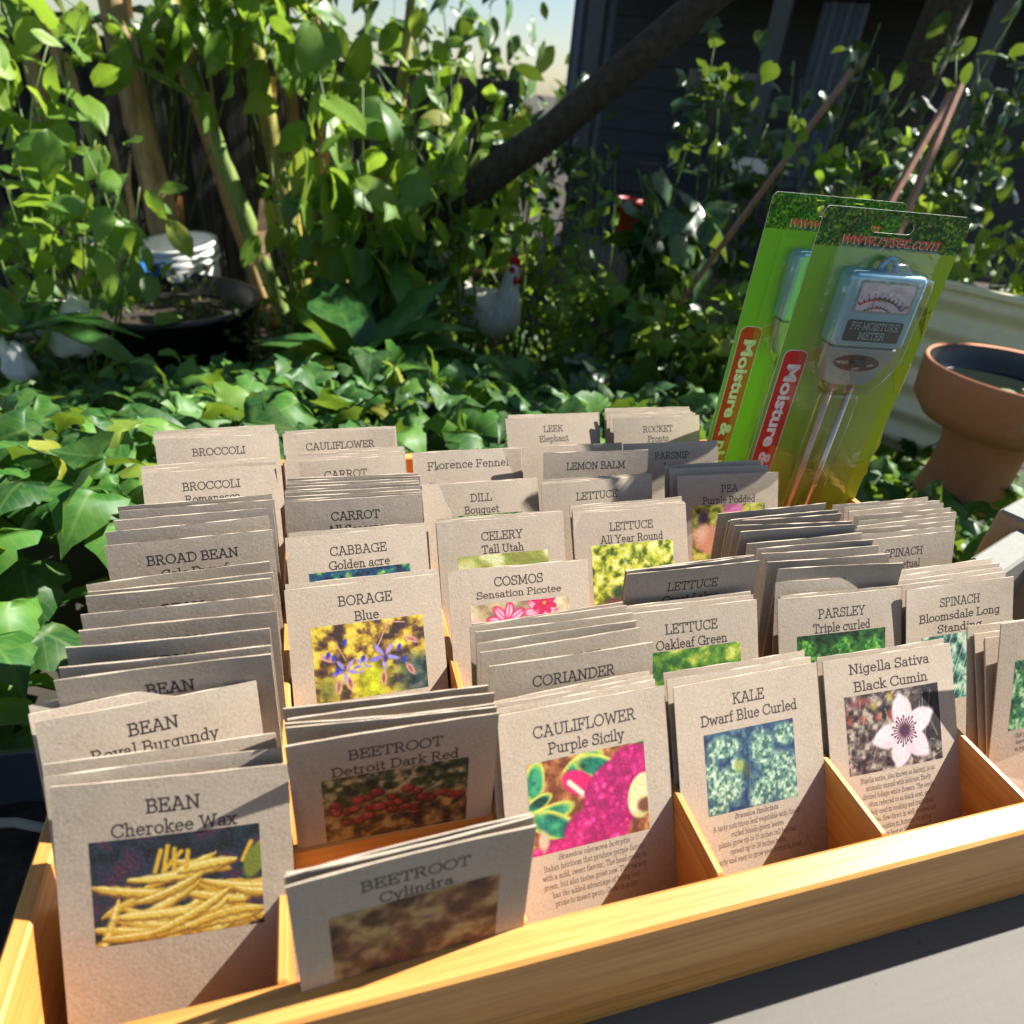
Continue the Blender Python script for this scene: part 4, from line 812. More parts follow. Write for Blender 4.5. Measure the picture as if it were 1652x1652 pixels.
ivy(5600,5,-62,84,.26,4.0,.045,.085,'ivy_ground_cover','dark green ivy leaves covering the bank round the tray')
# ---------------------------------------------------------------- plants as things
def foliage(name,P,D,N_,S,kind,mat,parent,fold=.3,droop=.35,seed=1,wide=1.):
    V,Q,U_=leaves(kind,np.array(P),np.array(D),np.array(N_),np.array(S),fold,droop,seed,wide); return link(name,fast_mesh(name,V,Q,GL[mat],U_),parent)
def bush(name,label,c,rad,n,leaf,kind,mat,seed,cat='shrub',group=None,hang=.3,nst=6,clump=5,base=None,wide=1.,sm='stem',over=False):
    """loose plant: stems from the base to clumps, leaves round the clumps and along the stems"""
    r=np.random.default_rng(seed); c=np.array(c); b=np.array(base if base is not None else (c[0],c[1],max(0,hs(c[0],c[1])-.1)))
    root=empty(name,b,label=label,cat=cat,group=group); st=MB(); P=[];D=[];N_=[];S=[]
    for k in range(nst):
        v=r.normal(size=3); v/=np.linalg.norm(v); e=c+v*np.array(rad)*r.uniform(.5,1.); m=(b+e)/2+r.normal(size=3)*.12*np.linalg.norm(e-b)+(np.array([0,0,.7]) if over else 0)
        pts=[b*(1-t)**2+2*m*t*(1-t)+e*t*t for t in np.linspace(0,1,8)]
        st.tube([tuple(p-b) for p in pts],list(np.linspace(.0065,.002,8)),5)
        q=int(1.8*n)//nst
        for i in range(q):
            t=r.beta(2.2,1.0) if not over else r.uniform(.7,1.); p=b*(1-t)**2+2*m*t*(1-t)+e*t*t+r.normal(size=3)*np.array(rad)*.22
            d=r.normal(size=3); d[2]-=hang*2; P.append(p-b); D.append(d); N_.append((r.normal()*.5+.35,r.normal()*.5-.35,1.)); S.append(leaf*r.uniform(.55,1.25))
    st.build('stem',MS[sm],root,True); foliage('foliage',P,D,N_,S,kind,mat,root,seed=seed,wide=wide); return root
PAPER=plain('papery_sheath',(.42,.28,.15),.8,var=.3,scale=20)
def cane(i,px0,py0,px1,py1,d,rad,top,colr,label,nl=5):
    a=at(px0,py0,d); b=at(px1,py1,d+.05); g=a-(a-b)*0; dirv=(b-a); z0=max(0,hs(a[0],a[1])-.1)
    lo=a+(a-b)*((a[2]-z0)/max(.05,b[2]-a[2])); hi=b+(b-a)/max(.05,b[2]-a[2])*(top-b[2])
    root=empty('ginger_cane',lo,label=label,cat='cane',group='tall leafy canes before the fence'); r=np.random.default_rng(40+i); mid=(lo+hi)/2+np.array([r.normal()*.04,r.normal()*.04,0])
    T_=np.linspace(0,1,16); pts=[lo*(1-t)**2+2*mid*t*(1-t)+hi*t*t-lo for t in T_]
    m=Mat('cane_sheath'); v=m.coord('Object',(30,30,5)); f=m.noise(v,1,4,.6); m.set(m.ramp(f,[(.3,tuple(c*.45 for c in colr)),(.55,colr),(.75,tuple(min(.8,c*1.35) for c in colr))]),.5,.4); m.bump(f,.3,.004)
    mb=MB(); mb.tube([tuple(p) for p in pts],[1.45*rad*(1.0+.10*(k%4==0)-.03*(k%4))*(1-.5*t) for k,t in enumerate(T_)],9); mb.build('stem',m.m,root,True)
    # papery torn sheaths
    for k in range(5):
        t=r.uniform(.15,.7); p=Vector(lo*(1-t)**2+2*mid*t*(1-t)+hi*t*t-lo); an=r.uniform(0,6.28); o=Vector((math.cos(an),math.sin(an),0)); s=o.cross(Vector((0,0,1)))*rad*.8; L=r.uniform(.12,.3)
        q=[p+o*rad*1.02,p+o*rad*1.15+Vector((0,0,L*.5)),p+o*rad*(1.6+r.random()*1.5)+Vector((0,0,L))]
        sh=MB(); sh.add([q[0]-s,q[0]+s,q[1]+s,q[1]-s,q[2]+s*.4,q[2]-s*.4],[(0,1,2,3),(3,2,4,5)])
        sh.build('sheath',PAPER,root)
    P=[];D=[];N_=[];S=[]
    for k in range(nl):
        t=.62+.38*k/max(1,nl-1); p=lo*(1-t)**2+2*mid*t*(1-t)+hi*t*t-lo; an=r.uniform(0,6.28); P.append(p); D.append((math.cos(an),math.sin(an)*.7-.2,.55)); N_.append((-math.cos(an)*.6,-math.sin(an)*.6,1)); S.append(r.uniform(.32,.5))
    foliage('foliage',P,D,N_,S,'lance','cane',root,.25,.75,i+3,1.25); return root
YG,TN,GN=(.30,.27,.05),(.40,.26,.11),(.17,.24,.05)
CN=[(275,370,238,207,3.55,.052,2.3,TN,'thick tan cane rising behind the white bucket'),(432,430,350,207,3.4,.032,2.2,GN,'slender green cane leaning left of the middle canes'),(230,405,150,222,3.3,.022,1.9,GN,'thin olive cane curving above the black tub'),
 (395,400,330,215,3.9,.03,2.2,TN,'dry brown cane behind the slender green cane'),(452,330,425,207,3.6,.040,2.4,YG,'sunlit yellow cane at the middle of the clump'),(500,390,478,207,3.8,.03,2.3,TN,'tan cane in shade among the hanging leaves'),(545,420,528,215,3.7,.035,2.2,TN,'brown cane behind the strap leaved plant'),
 (548,350,540,207,3.5,.026,2.3,YG,'yellow cane beside the brown one, leaf covered'),(633,350,640,270,3.2,.026,1.55,YG,'short bright yellow cane stump beside the leaning trunk'),(120,400,70,207,3.6,.03,2.1,TN,'dark cane at the far left')]
for i,cn in enumerate(CN): cane(i,*cn)
# fence behind the canes, each pale one part
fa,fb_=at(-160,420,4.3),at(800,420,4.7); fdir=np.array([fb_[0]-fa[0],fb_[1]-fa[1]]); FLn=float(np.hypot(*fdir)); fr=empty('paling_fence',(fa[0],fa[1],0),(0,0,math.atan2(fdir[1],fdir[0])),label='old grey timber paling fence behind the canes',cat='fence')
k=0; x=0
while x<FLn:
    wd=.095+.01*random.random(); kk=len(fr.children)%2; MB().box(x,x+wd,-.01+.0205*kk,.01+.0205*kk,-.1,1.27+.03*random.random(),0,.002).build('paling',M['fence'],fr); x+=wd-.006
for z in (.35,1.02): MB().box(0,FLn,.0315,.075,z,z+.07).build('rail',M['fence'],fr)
# hanging broad leaved shrubs and others: (px,py,d,radii,n,leaf,kind,mat,label)
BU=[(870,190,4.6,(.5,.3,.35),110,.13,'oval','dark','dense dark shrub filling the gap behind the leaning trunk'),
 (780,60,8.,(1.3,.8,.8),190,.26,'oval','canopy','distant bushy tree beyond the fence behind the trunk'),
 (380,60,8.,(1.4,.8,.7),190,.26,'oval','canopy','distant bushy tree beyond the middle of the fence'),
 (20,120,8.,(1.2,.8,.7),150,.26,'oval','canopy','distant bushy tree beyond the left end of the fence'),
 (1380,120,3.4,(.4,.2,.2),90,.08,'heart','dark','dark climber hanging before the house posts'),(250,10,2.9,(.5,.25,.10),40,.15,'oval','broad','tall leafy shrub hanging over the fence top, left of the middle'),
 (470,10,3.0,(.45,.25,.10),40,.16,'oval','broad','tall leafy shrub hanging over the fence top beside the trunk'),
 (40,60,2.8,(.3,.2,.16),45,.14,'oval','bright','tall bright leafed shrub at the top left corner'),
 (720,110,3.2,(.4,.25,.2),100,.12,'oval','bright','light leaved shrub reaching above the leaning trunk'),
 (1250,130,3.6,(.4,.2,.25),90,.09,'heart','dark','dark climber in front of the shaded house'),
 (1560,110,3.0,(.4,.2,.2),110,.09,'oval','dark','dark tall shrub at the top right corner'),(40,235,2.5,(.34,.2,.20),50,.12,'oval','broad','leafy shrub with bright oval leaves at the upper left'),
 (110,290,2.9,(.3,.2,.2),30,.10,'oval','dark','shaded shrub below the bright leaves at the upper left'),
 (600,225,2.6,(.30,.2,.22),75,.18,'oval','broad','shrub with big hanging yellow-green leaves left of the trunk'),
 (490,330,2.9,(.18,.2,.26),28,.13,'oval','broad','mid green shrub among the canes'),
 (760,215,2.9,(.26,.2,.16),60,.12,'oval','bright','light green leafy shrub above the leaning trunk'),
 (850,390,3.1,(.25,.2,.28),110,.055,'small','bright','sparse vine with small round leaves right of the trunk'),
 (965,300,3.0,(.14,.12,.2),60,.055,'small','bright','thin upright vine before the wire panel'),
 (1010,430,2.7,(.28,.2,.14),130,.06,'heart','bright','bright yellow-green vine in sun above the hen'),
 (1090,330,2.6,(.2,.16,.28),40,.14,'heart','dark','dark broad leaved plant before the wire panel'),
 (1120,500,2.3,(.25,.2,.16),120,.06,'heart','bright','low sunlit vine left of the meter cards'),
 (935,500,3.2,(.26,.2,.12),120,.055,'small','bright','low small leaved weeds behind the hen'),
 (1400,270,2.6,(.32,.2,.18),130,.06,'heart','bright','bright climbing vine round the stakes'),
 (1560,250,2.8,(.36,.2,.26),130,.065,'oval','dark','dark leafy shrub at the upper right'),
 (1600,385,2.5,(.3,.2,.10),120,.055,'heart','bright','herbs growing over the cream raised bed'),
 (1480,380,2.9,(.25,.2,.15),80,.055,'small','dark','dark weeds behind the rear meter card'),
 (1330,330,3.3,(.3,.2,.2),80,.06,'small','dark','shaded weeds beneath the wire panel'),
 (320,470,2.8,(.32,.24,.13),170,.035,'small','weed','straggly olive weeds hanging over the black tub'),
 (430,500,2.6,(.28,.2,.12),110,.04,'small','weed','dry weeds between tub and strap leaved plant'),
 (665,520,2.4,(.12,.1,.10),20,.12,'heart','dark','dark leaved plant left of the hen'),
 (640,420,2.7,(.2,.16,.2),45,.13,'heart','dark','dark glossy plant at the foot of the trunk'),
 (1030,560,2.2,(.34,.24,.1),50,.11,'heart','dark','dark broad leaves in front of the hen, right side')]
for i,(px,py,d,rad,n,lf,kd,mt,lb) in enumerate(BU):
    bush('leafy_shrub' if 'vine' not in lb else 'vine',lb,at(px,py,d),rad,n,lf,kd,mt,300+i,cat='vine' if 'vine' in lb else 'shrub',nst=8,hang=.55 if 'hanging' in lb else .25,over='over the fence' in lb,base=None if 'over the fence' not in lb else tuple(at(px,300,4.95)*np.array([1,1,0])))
def rosette(c,n,L,seed,label,mat='hosta',wide=1.35,up=.7):
    r=np.random.default_rng(seed); c=np.array(c); root=empty('strap_leaved_plant',c,label=label,cat='plant'); P=[];D=[];N_=[];S=[]
    for k in range(n):
        a=k*2.4+r.normal()*.2; e=up*(.3+1.1*r.random()); P.append((.02*math.cos(a),.02*math.sin(a),0)); D.append((math.cos(a),math.sin(a),e)); N_.append((-e*math.cos(a),-e*math.sin(a),1)); S.append(L*r.uniform(.7,1.2))
    foliage('foliage',P,D,N_,S,'lance',mat,root,.25,.62,seed,wide); return root
for px,py,d,n,L,lb in ((570,560,2.1,22,.37,'large strap leaved plant with arching glossy leaves in the middle'),(505,580,2.0,9,.26,'small strap leaved plant left of the red pot'),(672,585,2.15,7,.20,'arching strap leaves beside the hen'),(18,500,2.3,7,.34,'strap leaf clump at the left edge'),(620,400,2.7,8,.36,'upright sword leaved plant behind the arching one')):
    p=at(px,py,d); p[2]=max(hs(p[0],p[1])-.02,p[2]-.06); rosette(p,n,L,int(px),lb,up=.7 if 'sword' not in lb and 'large' not in lb else (1.3 if 'large' in lb else 2.),wide=1.8 if 'large' in lb else 1.35)
# ---------------------------------------------------------------- trees: leaning trunk with its crown, and a second one, shading the garden
GAPS=[(at(330,430,3.2),.24),(at(790,510,2.9),.30),(at(265,300,3.5),.22),(at(560,440,2.15),.2),(at(1120,470,2.5),.22),(at(600,230,2.6),.22),(at(450,300,3.5),.15)]  # crown leaves on the sun line are left out so sun reaches these
def tree(name,label,pts,rads,limbs,crowns,seed,nleaf):
    root=empty(name,pts[0],label=label,cat='tree'); o=np.array(pts[0]); tb=MB(); tb.tube([tuple(np.array(p)-o) for p in pts],rads,12); tb.build('trunk',M['bark'],root,True)
    r=np.random.default_rng(seed)
    for (a,b,r0) in limbs:
        a=np.array(a);b=np.array(b); m=(a+b)/2+r.normal(size=3)*.15; mb=MB(); mb.tube([tuple(a*(1-t)**2+2*m*t*(1-t)+b*t*t-o) for t in np.linspace(0,1,8)],list(np.linspace(r0,.012,8)),8); mb.build('limb',M['bark'],root,True)
    P=[];D=[];N_=[];S=[]
    tot=sum(q[1][0]*q[1][1] for q in crowns)
    for c,rad,dens in crowns:
        n=int(nleaf*rad[0]*rad[1]/tot*dens); ncl=max(6,n//26)
        cc=[np.array(c)+np.array(rad)*(lambda v:v/np.linalg.norm(v)*r.random()**.45)(r.normal(size=3)) for _ in range(ncl)]
        for k in range(n):
            q=cc[r.integers(ncl)]+r.normal(size=3)*np.array((.17,.17,.10))
            if any(np.linalg.norm(np.cross(q-g_,np.array(SUN)))<ro_ for g_,ro_ in GAPS): continue
            P.append(q-o); d=r.normal(size=3); d[2]-=.5; D.append(d); N_.append((r.normal()*.5+.5,r.normal()*.5,1.)); S.append(r.uniform(.09,.16))
    foliage('crown',P,D,N_,S,'oval','canopy',root,.2,.4,seed,1.3); return root
A0=at(560,430,3.0); A0[2]=hs(A0[0],A0[1])-.15; A1=at(655,365,2.95); A2=at(770,298,2.85); A3=at(890,212,2.75); A4=A3+(A3-A2)*1.3+np.array([.2,-.1,.25]); A5=A4+np.array([.35,-.15,.7])
tree('leaning_tree','dark leaning tree trunk crossing above the strap leaved plant',[A0,(A0+A1)/2+np.array([-.04,0,0]),A1,A2,A3,A4,A5],[.10,.085,.072,.064,.058,.05,.035],
 [(A5,(2.75,1.45,2.7),.03),(A4,(1.9,2.3,3.0),.045),(A5,(2.6,3.2,3.3),.04),(A5,(1.2,3.6,3.3),.04),(A4,(2.9,2.5,3.2),.045)],
 [((2.0,2.25,2.9),(.95,.7,.35),.95),((2.75,1.45,2.7),(.4,.35,.25),.7),((3.1,2.6,3.2),(.9,.8,.4),.8),((2.3,3.6,3.2),(1.1,.9,.4),.5),((1.0,4.2,3.2),(1.1,.9,.4),.6)],61,1900)  # second crown and its limb added out of view to shade the bird bath
B0=at(1400,300,4.2); B0[2]=0
tree('shade_tree','grey tree trunk beyond the wire panel and stakes',[B0,B0+np.array([.05,0,1.2]),B0+np.array([.1,-.1,2.6]),B0+np.array([0,-.2,3.4])],[.12,.10,.08,.05],
 [(B0+np.array([.1,-.1,2.6]),(4.2,2.2,3.4),.05),(B0+np.array([.1,-.1,2.6]),(3.6,3.8,3.6),.05)],
 [((4.2,2.2,3.3),(1.0,.8,.4),.9),((4.0,3.6,3.4),(1.1,1.0,.4),.6),((3.4,4.9,3.4),(1.2,.9,.4),.6),((5.2,3.2,3.4),(1.0,1.,.4),1.)],62,1700)
# ---------------------------------------------------------------- garden things
def atz(px,py,z):
    r=RT*(px-826)+UP*(826-py)+FW*FPX; return CAM+r*((z-CAM[2])/r[2])
# white bucket, slumped
p=at(308,440,3.2); r=empty('white_bucket',p-np.array([0,0,.17]),(math.radians(4),math.radians(-6),0),label='old white plastic bucket standing among weeds by the canes',cat='bucket')
MB().lathe([(.115,0),(.12,.01),(.148,.30),(.143,.30),(.11,.02),(.001,.02)],32).build('body',M['white_plastic'],r,True)
rm=MB()
for z in (.235,.265,.295): rm.lathe([(.146,z-.008),(.156,z-.006),(.156,z+.006),(.146,z+.008)],32)
rm.build('rim',M['white_plastic'],r,True)
rm=MB(); rm.tube([(.155*math.cos(t),.155*math.sin(t)*1.0,.25-.12*math.sin(t)) for t in np.linspace(0,math.pi,14)],.003,6); rm.build('handle',M['wire'],r,True)
# black tub
p=at(255,478,2.75); r=empty('black_tub',(p[0],p[1],max(0,p[2]-.36)),label='large black plastic tub of soil overhung by straggly weeds',cat='tub')
h=p[2]-max(0,p[2]-.36)
MB().lathe([(.26,0),(.33,h-.02),(.35,h-.02),(.355,h),(.33,h+.002),(.31,h-.07),(.001,h-.07)],36).build('body',M['black_plastic'],r,True)
MB().lathe([(.309,h-.069),(.2,h-.05),(.001,h-.045)],24).build('soil',M['soil'],r,True)
# black pot at the lower left corner
p=atz(-90,1640,.76); r=empty('nursery_pot',(p[0],p[1],.56),label='black plastic plant pot at the lower left corner beside the tray',cat='plant pot')
MB().lathe([(.10,0),(.128,.235),(.140,.236),(.142,.262),(.132,.263),(.124,.225),(.001,.222)],40).build('body',M['black_plastic'],r,True)
MB().lathe([(.1235,.226),(.09,.232),(.001,.236)],30).build('soil',M['soil'],r,True)
MB().tube([(.095*math.cos(t),.095*math.sin(t),.243+.003*math.sin(5*t)) for t in np.linspace(0,5.6,26)],.0035,6).build('irrigation_hose',plain('pale_hose',(.30,.27,.20),.5),r,True)
# pale panel with wires, grey block, white things at the left
p=at(182,425,3.0); r=empty('pale_crate',p-np.array([0,0,.10]),(0,math.radians(-4),math.radians(15)),label='pale plastic crate behind the black tub with thin wires over it',cat='crate')
m=plain('dusty_white',(.55,.52,.48),.6); mb=MB(); mb.box(-.085,.085,-.06,.06,0,.17,0,.006).build('body',m,r); MB().box(-.09,.09,-.065,.065,.1705,.188,0,.004).build('lid',m,r)
mb=MB(); 
for k in range(5): mb.tube([(-.06+.03*k,-.07,-.02),(-.05+.03*k,-.066,.09),(-.075+.035*k,-.068,.2)],.0012,5)
mb.build('wire',M['wire'],r)
p=at(15,490,2.7); r=empty('paving_block',p-np.array([0,0,.09]),(0,0,math.radians(8)),label='grey concrete block lying at the left edge',cat='block'); MB().box(-.16,.10,-.08,.08,0,.10,0,.008).build('block',plain('concrete',(.36,.34,.31),.9,bump=.4),r)
def rag(px,py,d,s,label,name='plastic_bag'):
    p=at(px,py,d); rr=np.random.default_rng(int(px)); mb=MB(); n=14; prof=[(.2,0),(.62,.1),(.7,.35),(.5,.6),(.55,.85),(.25,1.05),(.02,1.0)]
    mb.lathe(prof,n); mb.v=[(x*s*.6*(1+.22*rr.normal()),y*s*.6*(1+.22*rr.normal()),(z-.5)*s*(1+.12*rr.normal())) for x,y,z in mb.v]
    o=mb.build(name,M['white_plastic'],None,True,label=label,cat='bag'); o.location=p
rag(118,530,2.5,.17,'crumpled white plastic bag left of the black tub'); rag(25,585,2.2,.10,'small white plastic scrap at the left edge')
p=at(222,445,3.0); o=MB().lathe([(.001,-.05),(.045,-.05),(.05,-.03),(.05,.05),(.02,.075),(.018,.10),(.001,.10)],18).build('blue_bottle',plain('blue_plastic',(.04,.16,.45),.3),None,True,label='blue plastic bottle between crate and white bucket',cat='bottle'); o.location=p; o.rotation_euler=(.2,1.2,.3)
# red pots
for px,py,d,R_,h_,lb in ((572,600,2.15,.15,.2,'dark red plastic pot holding the strap leaved plant'),(1012,345,3.4,.055,.17,'red plastic pot standing before the wire panel')):
    p=at(px,py,d); r=empty('red_pot',p-np.array([0,0,h_*.6]),label=lb,cat='plant pot'); MB().lathe([(R_*.75,0),(R_,h_-.03),(R_*1.1,h_-.03),(R_*1.12,h_),(R_*1.0,h_),(R_*.95,h_-.03),(.001,h_-.035)],28).build('body',M['red_plastic'],r,True); MB().lathe([(R_*.94,h_-.034),(.001,h_-.02)],20).build('soil',M['soil'],r)
# terracotta bird bath
p=at(1648,598,1.5); b=at(1598,800,1.5); zb=b[2]-.02; zr=p[2]; H_=zr-zb
r=empty('bird_bath',(p[0],p[1],zb),label='terracotta bird bath on a pedestal, dark water in its bowl',cat='bird bath')
R_=.158
MB().lathe([(R_*.52,0),(R_*.50,.012),(R_*.46,H_*.2),(R_*.45,H_*.40),(R_*.52,H_*.54)],44).build('pedestal',M['terracotta'],r,True)
MB().lathe([(R_*.54,H_*.54),(R_*.80,H_*.60),(R_*.96,H_*.72),(R_*1.0,H_*.96),(R_*.985,H_),(R_*.95,H_*.99)],56).build('bowl',M['terracotta'],r,True)
MB().lathe([(R_*.948,H_*.99),(R_*.92,H_*.86),(R_*.6,H_*.72),(.001,H_*.70)],40).build('bowl_lining',M['glaze'],r,True)
wm=Mat('dark_water'); wm.set((.012,.016,.012),.03,.6); wm.bump(wm.noise(wm.coord('Object'),18,2),.12,.01)
MB().lathe([(R_*.905,H_*.83),(.001,H_*.83)],40).build('water',wm.m,r)
V=[];rr=np.random.default_rng(3); Pn=[((rr.random()-.5)*.14,(rr.random()-.5)*.14,H_*.84) for _ in range(7)]; foliage('floating_leaves',Pn,[(rr.normal(),rr.normal(),0) for _ in Pn],[(0,0,1)]*7,[.045]*7,'oval','weed',r,.1,.1,3)
# cream corrugated raised bed
cm=plain('cream_metal',(.78,.72,.46),.4,0,.5,.06); p0=at(1430,438,2.35); p1=at(1790,478,2.25); dv=np.array([p1[0]-p0[0],p1[1]-p0[1]]); Ln=float(np.hypot(*dv)); hgt=.5; zt=p0[2]
r=empty('raised_bed',(p0[0],p0[1],zt-hgt),(0,0,math.atan2(dv[1],dv[0])),label='cream corrugated metal raised garden bed behind the bird bath',cat='raised bed')
prof=[(.012*math.cos(2*math.pi*z/.085),z) for z in np.linspace(0,hgt,49)]
mb=MB(); n=len(prof)
for x in (0,Ln): mb.v+= [(x,q,z) for q,z in prof]
mb.f=[(i,n+i,n+i+1,i+1) for i in range(n-1)]; mb.m=[0]*len(mb.f); mb.build('front_panel',cm,r,True)
mb=MB(); 
for y in (0,.7): mb.v+=[(-.002+.012*math.cos(2*math.pi*z/.085),y,z) for z in np.linspace(0,hgt,49)]
mb.f=[(i,n+i,n+i+1,i+1) for i in range(n-1)]; mb.m=[0]*len(mb.f); mb.build('end_panel',cm,r,True)
MB().box(0,Ln,-.018,.018,hgt-.006,hgt+.012,0,.003).build('rim',cm,r); MB().box(.01,Ln,.02,.7,hgt-.10,hgt-.05).build('soil',M['soil'],r)
# stakes
for a,b,d,lb in (((1175,382),(1305,207),2.6,'brown timber stake leaning right before the wire panel'),((1462,345),(1520,207),2.2,'reddish brown stake, the right one of the pair above the cards'),((1440,320),(1503,207),2.3,'brown stake, the left one of the pair above the cards')):
    A=at(*a,d); B=at(*b,d+.15); lo=A-(B-A)*((A[2]-hs(A[0],A[1])+.1)/(B[2]-A[2])); hi=B+(B-A)*.5
    mb=MB(); dd=Vector(hi-lo); mb.tube([(0,0,0),tuple(dd*.5),tuple(dd)],.011,4); mb.build('garden_stake',M['stake'],None,label=lb,cat='stake',group='brown garden stakes').location=lo
# wire panels
wa,wb=at(905,380,3.7),at(1400,400,4.0); dv=np.array([wb[0]-wa[0],wb[1]-wa[1]]); Ln=float(np.hypot(*dv)); n_p=3; Lp=Ln/n_p; topz=at(1000,258,3.75)[2]
for q in range(n_p):
    o=np.array([wa[0]+dv[0]*q/n_p,wa[1]+dv[1]*q/n_p]); r=empty('wire_panel',(o[0],o[1],.1),(0,0,math.atan2(dv[1],dv[0])+(.12 if q==1 else -.08)),label=('left','middle','right')[q]+' black wire panel of the low pen fence',cat='wire panel',group='black wire pen panels'); hh=topz-.1
    fm=MB(); fm.tube([(0.005,0,0),(.005,0,hh),(Lp-.005,0,hh),(Lp-.005,0,0),(0.005,0,0)],.006,6); fm.tube([(0,0,hh*.86),(Lp,0,hh*.86)],.004,5); fm.build('frame',M['wire'],r)
    wm_=MB()
    for k in range(1,int(Lp/.035)): wm_.tube([(k*.035,0,0),(k*.035,0,hh)],.0018,4,0,False)
    for k in range(1,6): wm_.tube([(0,.002,hh*k/6),(Lp,.002,hh*k/6)],.0018,4,0,False)
    wm_.build('wire_mesh',M['wire'],r)
# house at the back right: dark verandah, blue-grey sheets, posts toned down for shade, roof
hA=at(880,300,5.6); hB=at(1900,330,5.4); dv=np.array([hB[0]-hA[0],hB[1]-hA[1]]); Ln=float(np.hypot(*dv)); r=empty('house',(hA[0],hA[1],0),(0,0,math.atan2(dv[1],dv[0])),label='shaded house verandah with shade-darkened posts behind the wire panels',cat='house')
wb_=MB()
for k in range(17): wb_.add([(0,.9,k*.15),(Ln,.9,k*.15),(Ln,.915,k*.15+.15),(0,.915,k*.15+.15),(0,.915,k*.15),(Ln,.915,k*.15)],[(0,1,2,3),(4,5,1,0)])
wb_.build('wall',plain('shade_toned_weatherboard',(.055,.06,.07),.8),r); MB().box(-.1,Ln,-.1,.9,-.1,.22).build('verandah_floor',plain('deck_boards',(.20,.17,.13),.8),r)  # dark wall colour stands in for the verandah shade
pp=plain('shade_toned_post_paint',(.085,.09,.10),.6)  # post paint darkened to look deeper in shade
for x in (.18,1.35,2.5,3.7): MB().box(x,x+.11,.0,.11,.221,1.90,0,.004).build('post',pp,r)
MB().box(-.2,Ln,-.06,.0-.004,1.905,2.05,0,.004).build('fascia',plain('white_fascia',(.75,.75,.72),.6),r)
mb=MB(); xs=np.linspace(-.3,Ln,180); mb.v=[(x,-.16+.012,2.075+.012*math.sin(x*60)) for x in xs]+[(x,1.4,2.62+.012*math.sin(x*60)) for x in xs]; mb.f=[(i,i+1,180+i+1,180+i) for i in range(179)]; mb.m=[0]*179; mb.build('roof',plain('pale_roof_metal',(.55,.56,.56),.45),r,True)
MB().box(.72,1.28,.84,.899,.55,1.5,0,.004).build('window',plain('window_glass',(.05,.06,.08),.08),r)
for x,w_,c in ((.02,.30,(.12,.15,.20)),(1.62,.26,(.10,.12,.16))):  # sheet colours darkened for shade along with the posts
    mb=MB(); xs=np.linspace(0,w_,40); mb.v=[(x+q,.14+.018*math.sin(q*70),z) for z in (.85,1.85) for q in xs]; mb.f=[(i,i+1,41+i,40+i) for i in range(39)]; mb.m=[0]*39; mb.build('blind',plain('blue_grey_sheet',c,.6),r,True)
p=at(1210,270,4.9); o=MB().box(-.10,.10,-.05,.05,-.05,.05,0,.006).build('white_tub',M['white_plastic'],None,label='white plastic tub on the verandah edge behind the wire panel',cat='tub'); o.location=p
# wooden rail behind the hen
a,b=at(640,435,3.7),at(830,440,3.7); mb=MB(); mb.tube([(0,0,0),tuple(b-a)],.02,6); mb.build('timber_edging',M['stake'],None,label='reddish timber edging lying behind the hen',cat='edging').location=a
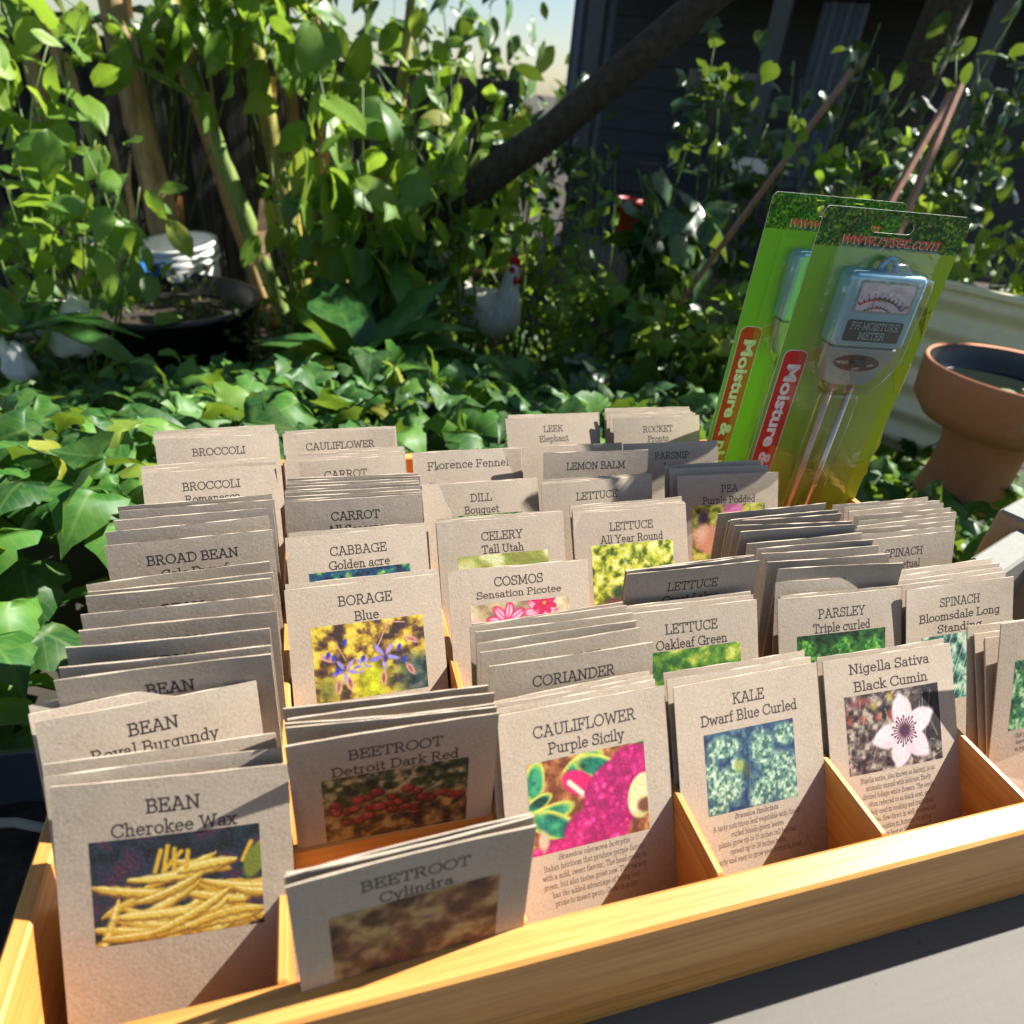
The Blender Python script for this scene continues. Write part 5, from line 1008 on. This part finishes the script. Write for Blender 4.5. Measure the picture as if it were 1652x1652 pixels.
# ---------------------------------------------------------------- hen
def hen(px,py,d,yaw,s,label):
    p=at(px,py,d); r=empty('white_hen',p,(0,0,yaw),label=label,cat='hen'); wm=Mat('white_feathers'); v=wm.coord('Object',(60,60,25)); f=wm.noise(v,1.,4,.6); wm.set(wm.ramp(f,[(.3,(.55,.50,.40)),(.7,(.78,.74,.66))]),.75,.2); wm.bump(f,.5,.006)
    # spine: x forward, z up (metres before scale)
    ring=[(-.165,.235,.010,.012),(-.155,.225,.035,.03),(-.12,.185,.062,.055),(-.06,.155,.088,.088),(0,.14,.098,.105),(.05,.145,.092,.108),(.085,.17,.075,.090),(.10,.215,.052,.06),(.105,.26,.036,.042),(.108,.295,.030,.034),(.116,.325,.028,.030),(.128,.345,.024,.022),(.140,.352,.010,.010)]
    n=16; mb=MB(); vs=[]
    for i,(x,z,ry,rz) in enumerate(ring):
        a=ring[max(0,i-1)]; b=ring[min(len(ring)-1,i+1)]; t=math.atan2(b[1]-a[1],b[0]-a[0])
        for k in range(n):
            q=2*math.pi*k/n; u=rz*math.cos(q); vs.append(((x-u*math.sin(t))*s,ry*math.sin(q)*s,(z+u*math.cos(t))*s))
    fs=[(i*n+k,i*n+(k+1)%n,(i+1)*n+(k+1)%n,(i+1)*n+k) for i in range(len(ring)-1) for k in range(n)]+[tuple(range(n))[::-1],tuple((len(ring)-1)*n+k for k in range(n))]
    mb.add(vs,fs); mb.build('body',wm.m,r,True)
    P=[];D=[];N_=[];S=[]
    for k in range(13):
        q=(k-6)/6; P.append((-.13*s,.012*q*s,.20*s)); D.append((-.42-.2*abs(q),q*.30,1.1-.35*abs(q))); N_.append((.6,1.2 if k%2 else -1.2,.3)); S.append(.19*s)
    V,Q,U_=leaves('lance',np.array(P),np.array(D),np.array(N_),np.array(S),.1,.2,5,1.7); link('tail',fast_mesh('tail',V,Q,wm.m,U_),r)
    for sy in (-1,1):
        w_=MB(); w_.lathe([(.001,-.09),(.035,-.07),(.055,-.02),(.058,.03),(.04,.075),(.001,.10)],14,(0,0,0),0,1,.22); w_.v=[((z*-.95+0*x-.015)*s,(sy*.088+y)*s,(x*1.0+.15+.25*-z*.6)*s) for x,y,z in w_.v]; w_.build('wing',wm.m,r,True)
    red=plain('red_comb',(.50,.012,.015),.5,var=.2,scale=120)
    cb=MB(); out=[(.100,.352),(.096,.385),(.106,.372),(.112,.398),(.121,.376),(.130,.398),(.136,.372),(.146,.383),(.143,.352)]; m_=len(out)
    cb.add([(x*s,-.006*s,z*s) for x,z in out]+[(x*s,.006*s,z*s) for x,z in out],[tuple(range(m_)),tuple(range(m_,2*m_))[::-1]]+[(i,m_+i,m_+(i+1)%m_,(i+1)%m_) for i in range(m_)]); cb.build('comb',red,r)
    for sy in (-1,1):
        wt=MB(); wt.lathe([(.001,-.03),(.014,-.02),(.015,-.005),(.006,.014),(.001,.016)],10,(0,0,0),0,1,.6); wt.v=[((x+.136)*s,(y+sy*.012)*s,(z+.312)*s) for x,y,z in wt.v]; wt.build('wattle',red,r,True)
        fc=MB(); fc.lathe([(.001,-.012),(.014,-.008),(.016,0),(.010,.010),(.001,.012)],10,(0,0,0),0,1,.35); fc.v=[((x+.126)*s,(y+sy*.0225)*s,(z+.342)*s) for x,y,z in fc.v]; fo_=fc.build('face',red,r,True)
        ey=MB(); ey.lathe([(.001,-.004),(.004,0),(.001,.004)],8); ey.v=[((x+.130)*s,(y+sy*.0265)*s,(z+.346)*s) for x,y,z in ey.v]; ey.build('eye',M['black_plastic'],fo_,True)
    bk=MB(); bk.add([(.142*s,-.008*s,.345*s),(.142*s,.008*s,.345*s),(.140*s,0,.357*s),(.166*s,0,.338*s),(.142*s,0,.335*s)],[(0,3,2),(2,3,1),(1,3,4),(4,3,0)]); bk.build('beak',plain('beak_horn',(.5,.33,.10),.4),r)
    for sy in (-1,1):
        lg=MB(); lg.tube([(.0,sy*.045*s,.07*s),(.012*s,sy*.045*s,.0),(-.002*s,sy*.045*s,-.09*s)],[.014*s,.007*s,.006*s],7)
        for a in (-.5,0,.5,3.14): lg.tube([(-.002*s,sy*.045*s,-.09*s),(-.002*s+.045*s*math.cos(a),sy*.045*s+.045*s*math.sin(a),-.096*s)],[.005*s,.002*s],5)
        lg.build('leg',plain('hen_leg',(.5,.35,.10),.6),r,True)
    return r
hen(783,556,2.9,math.radians(-52),1.02,'white hen with red comb standing in the ivy')
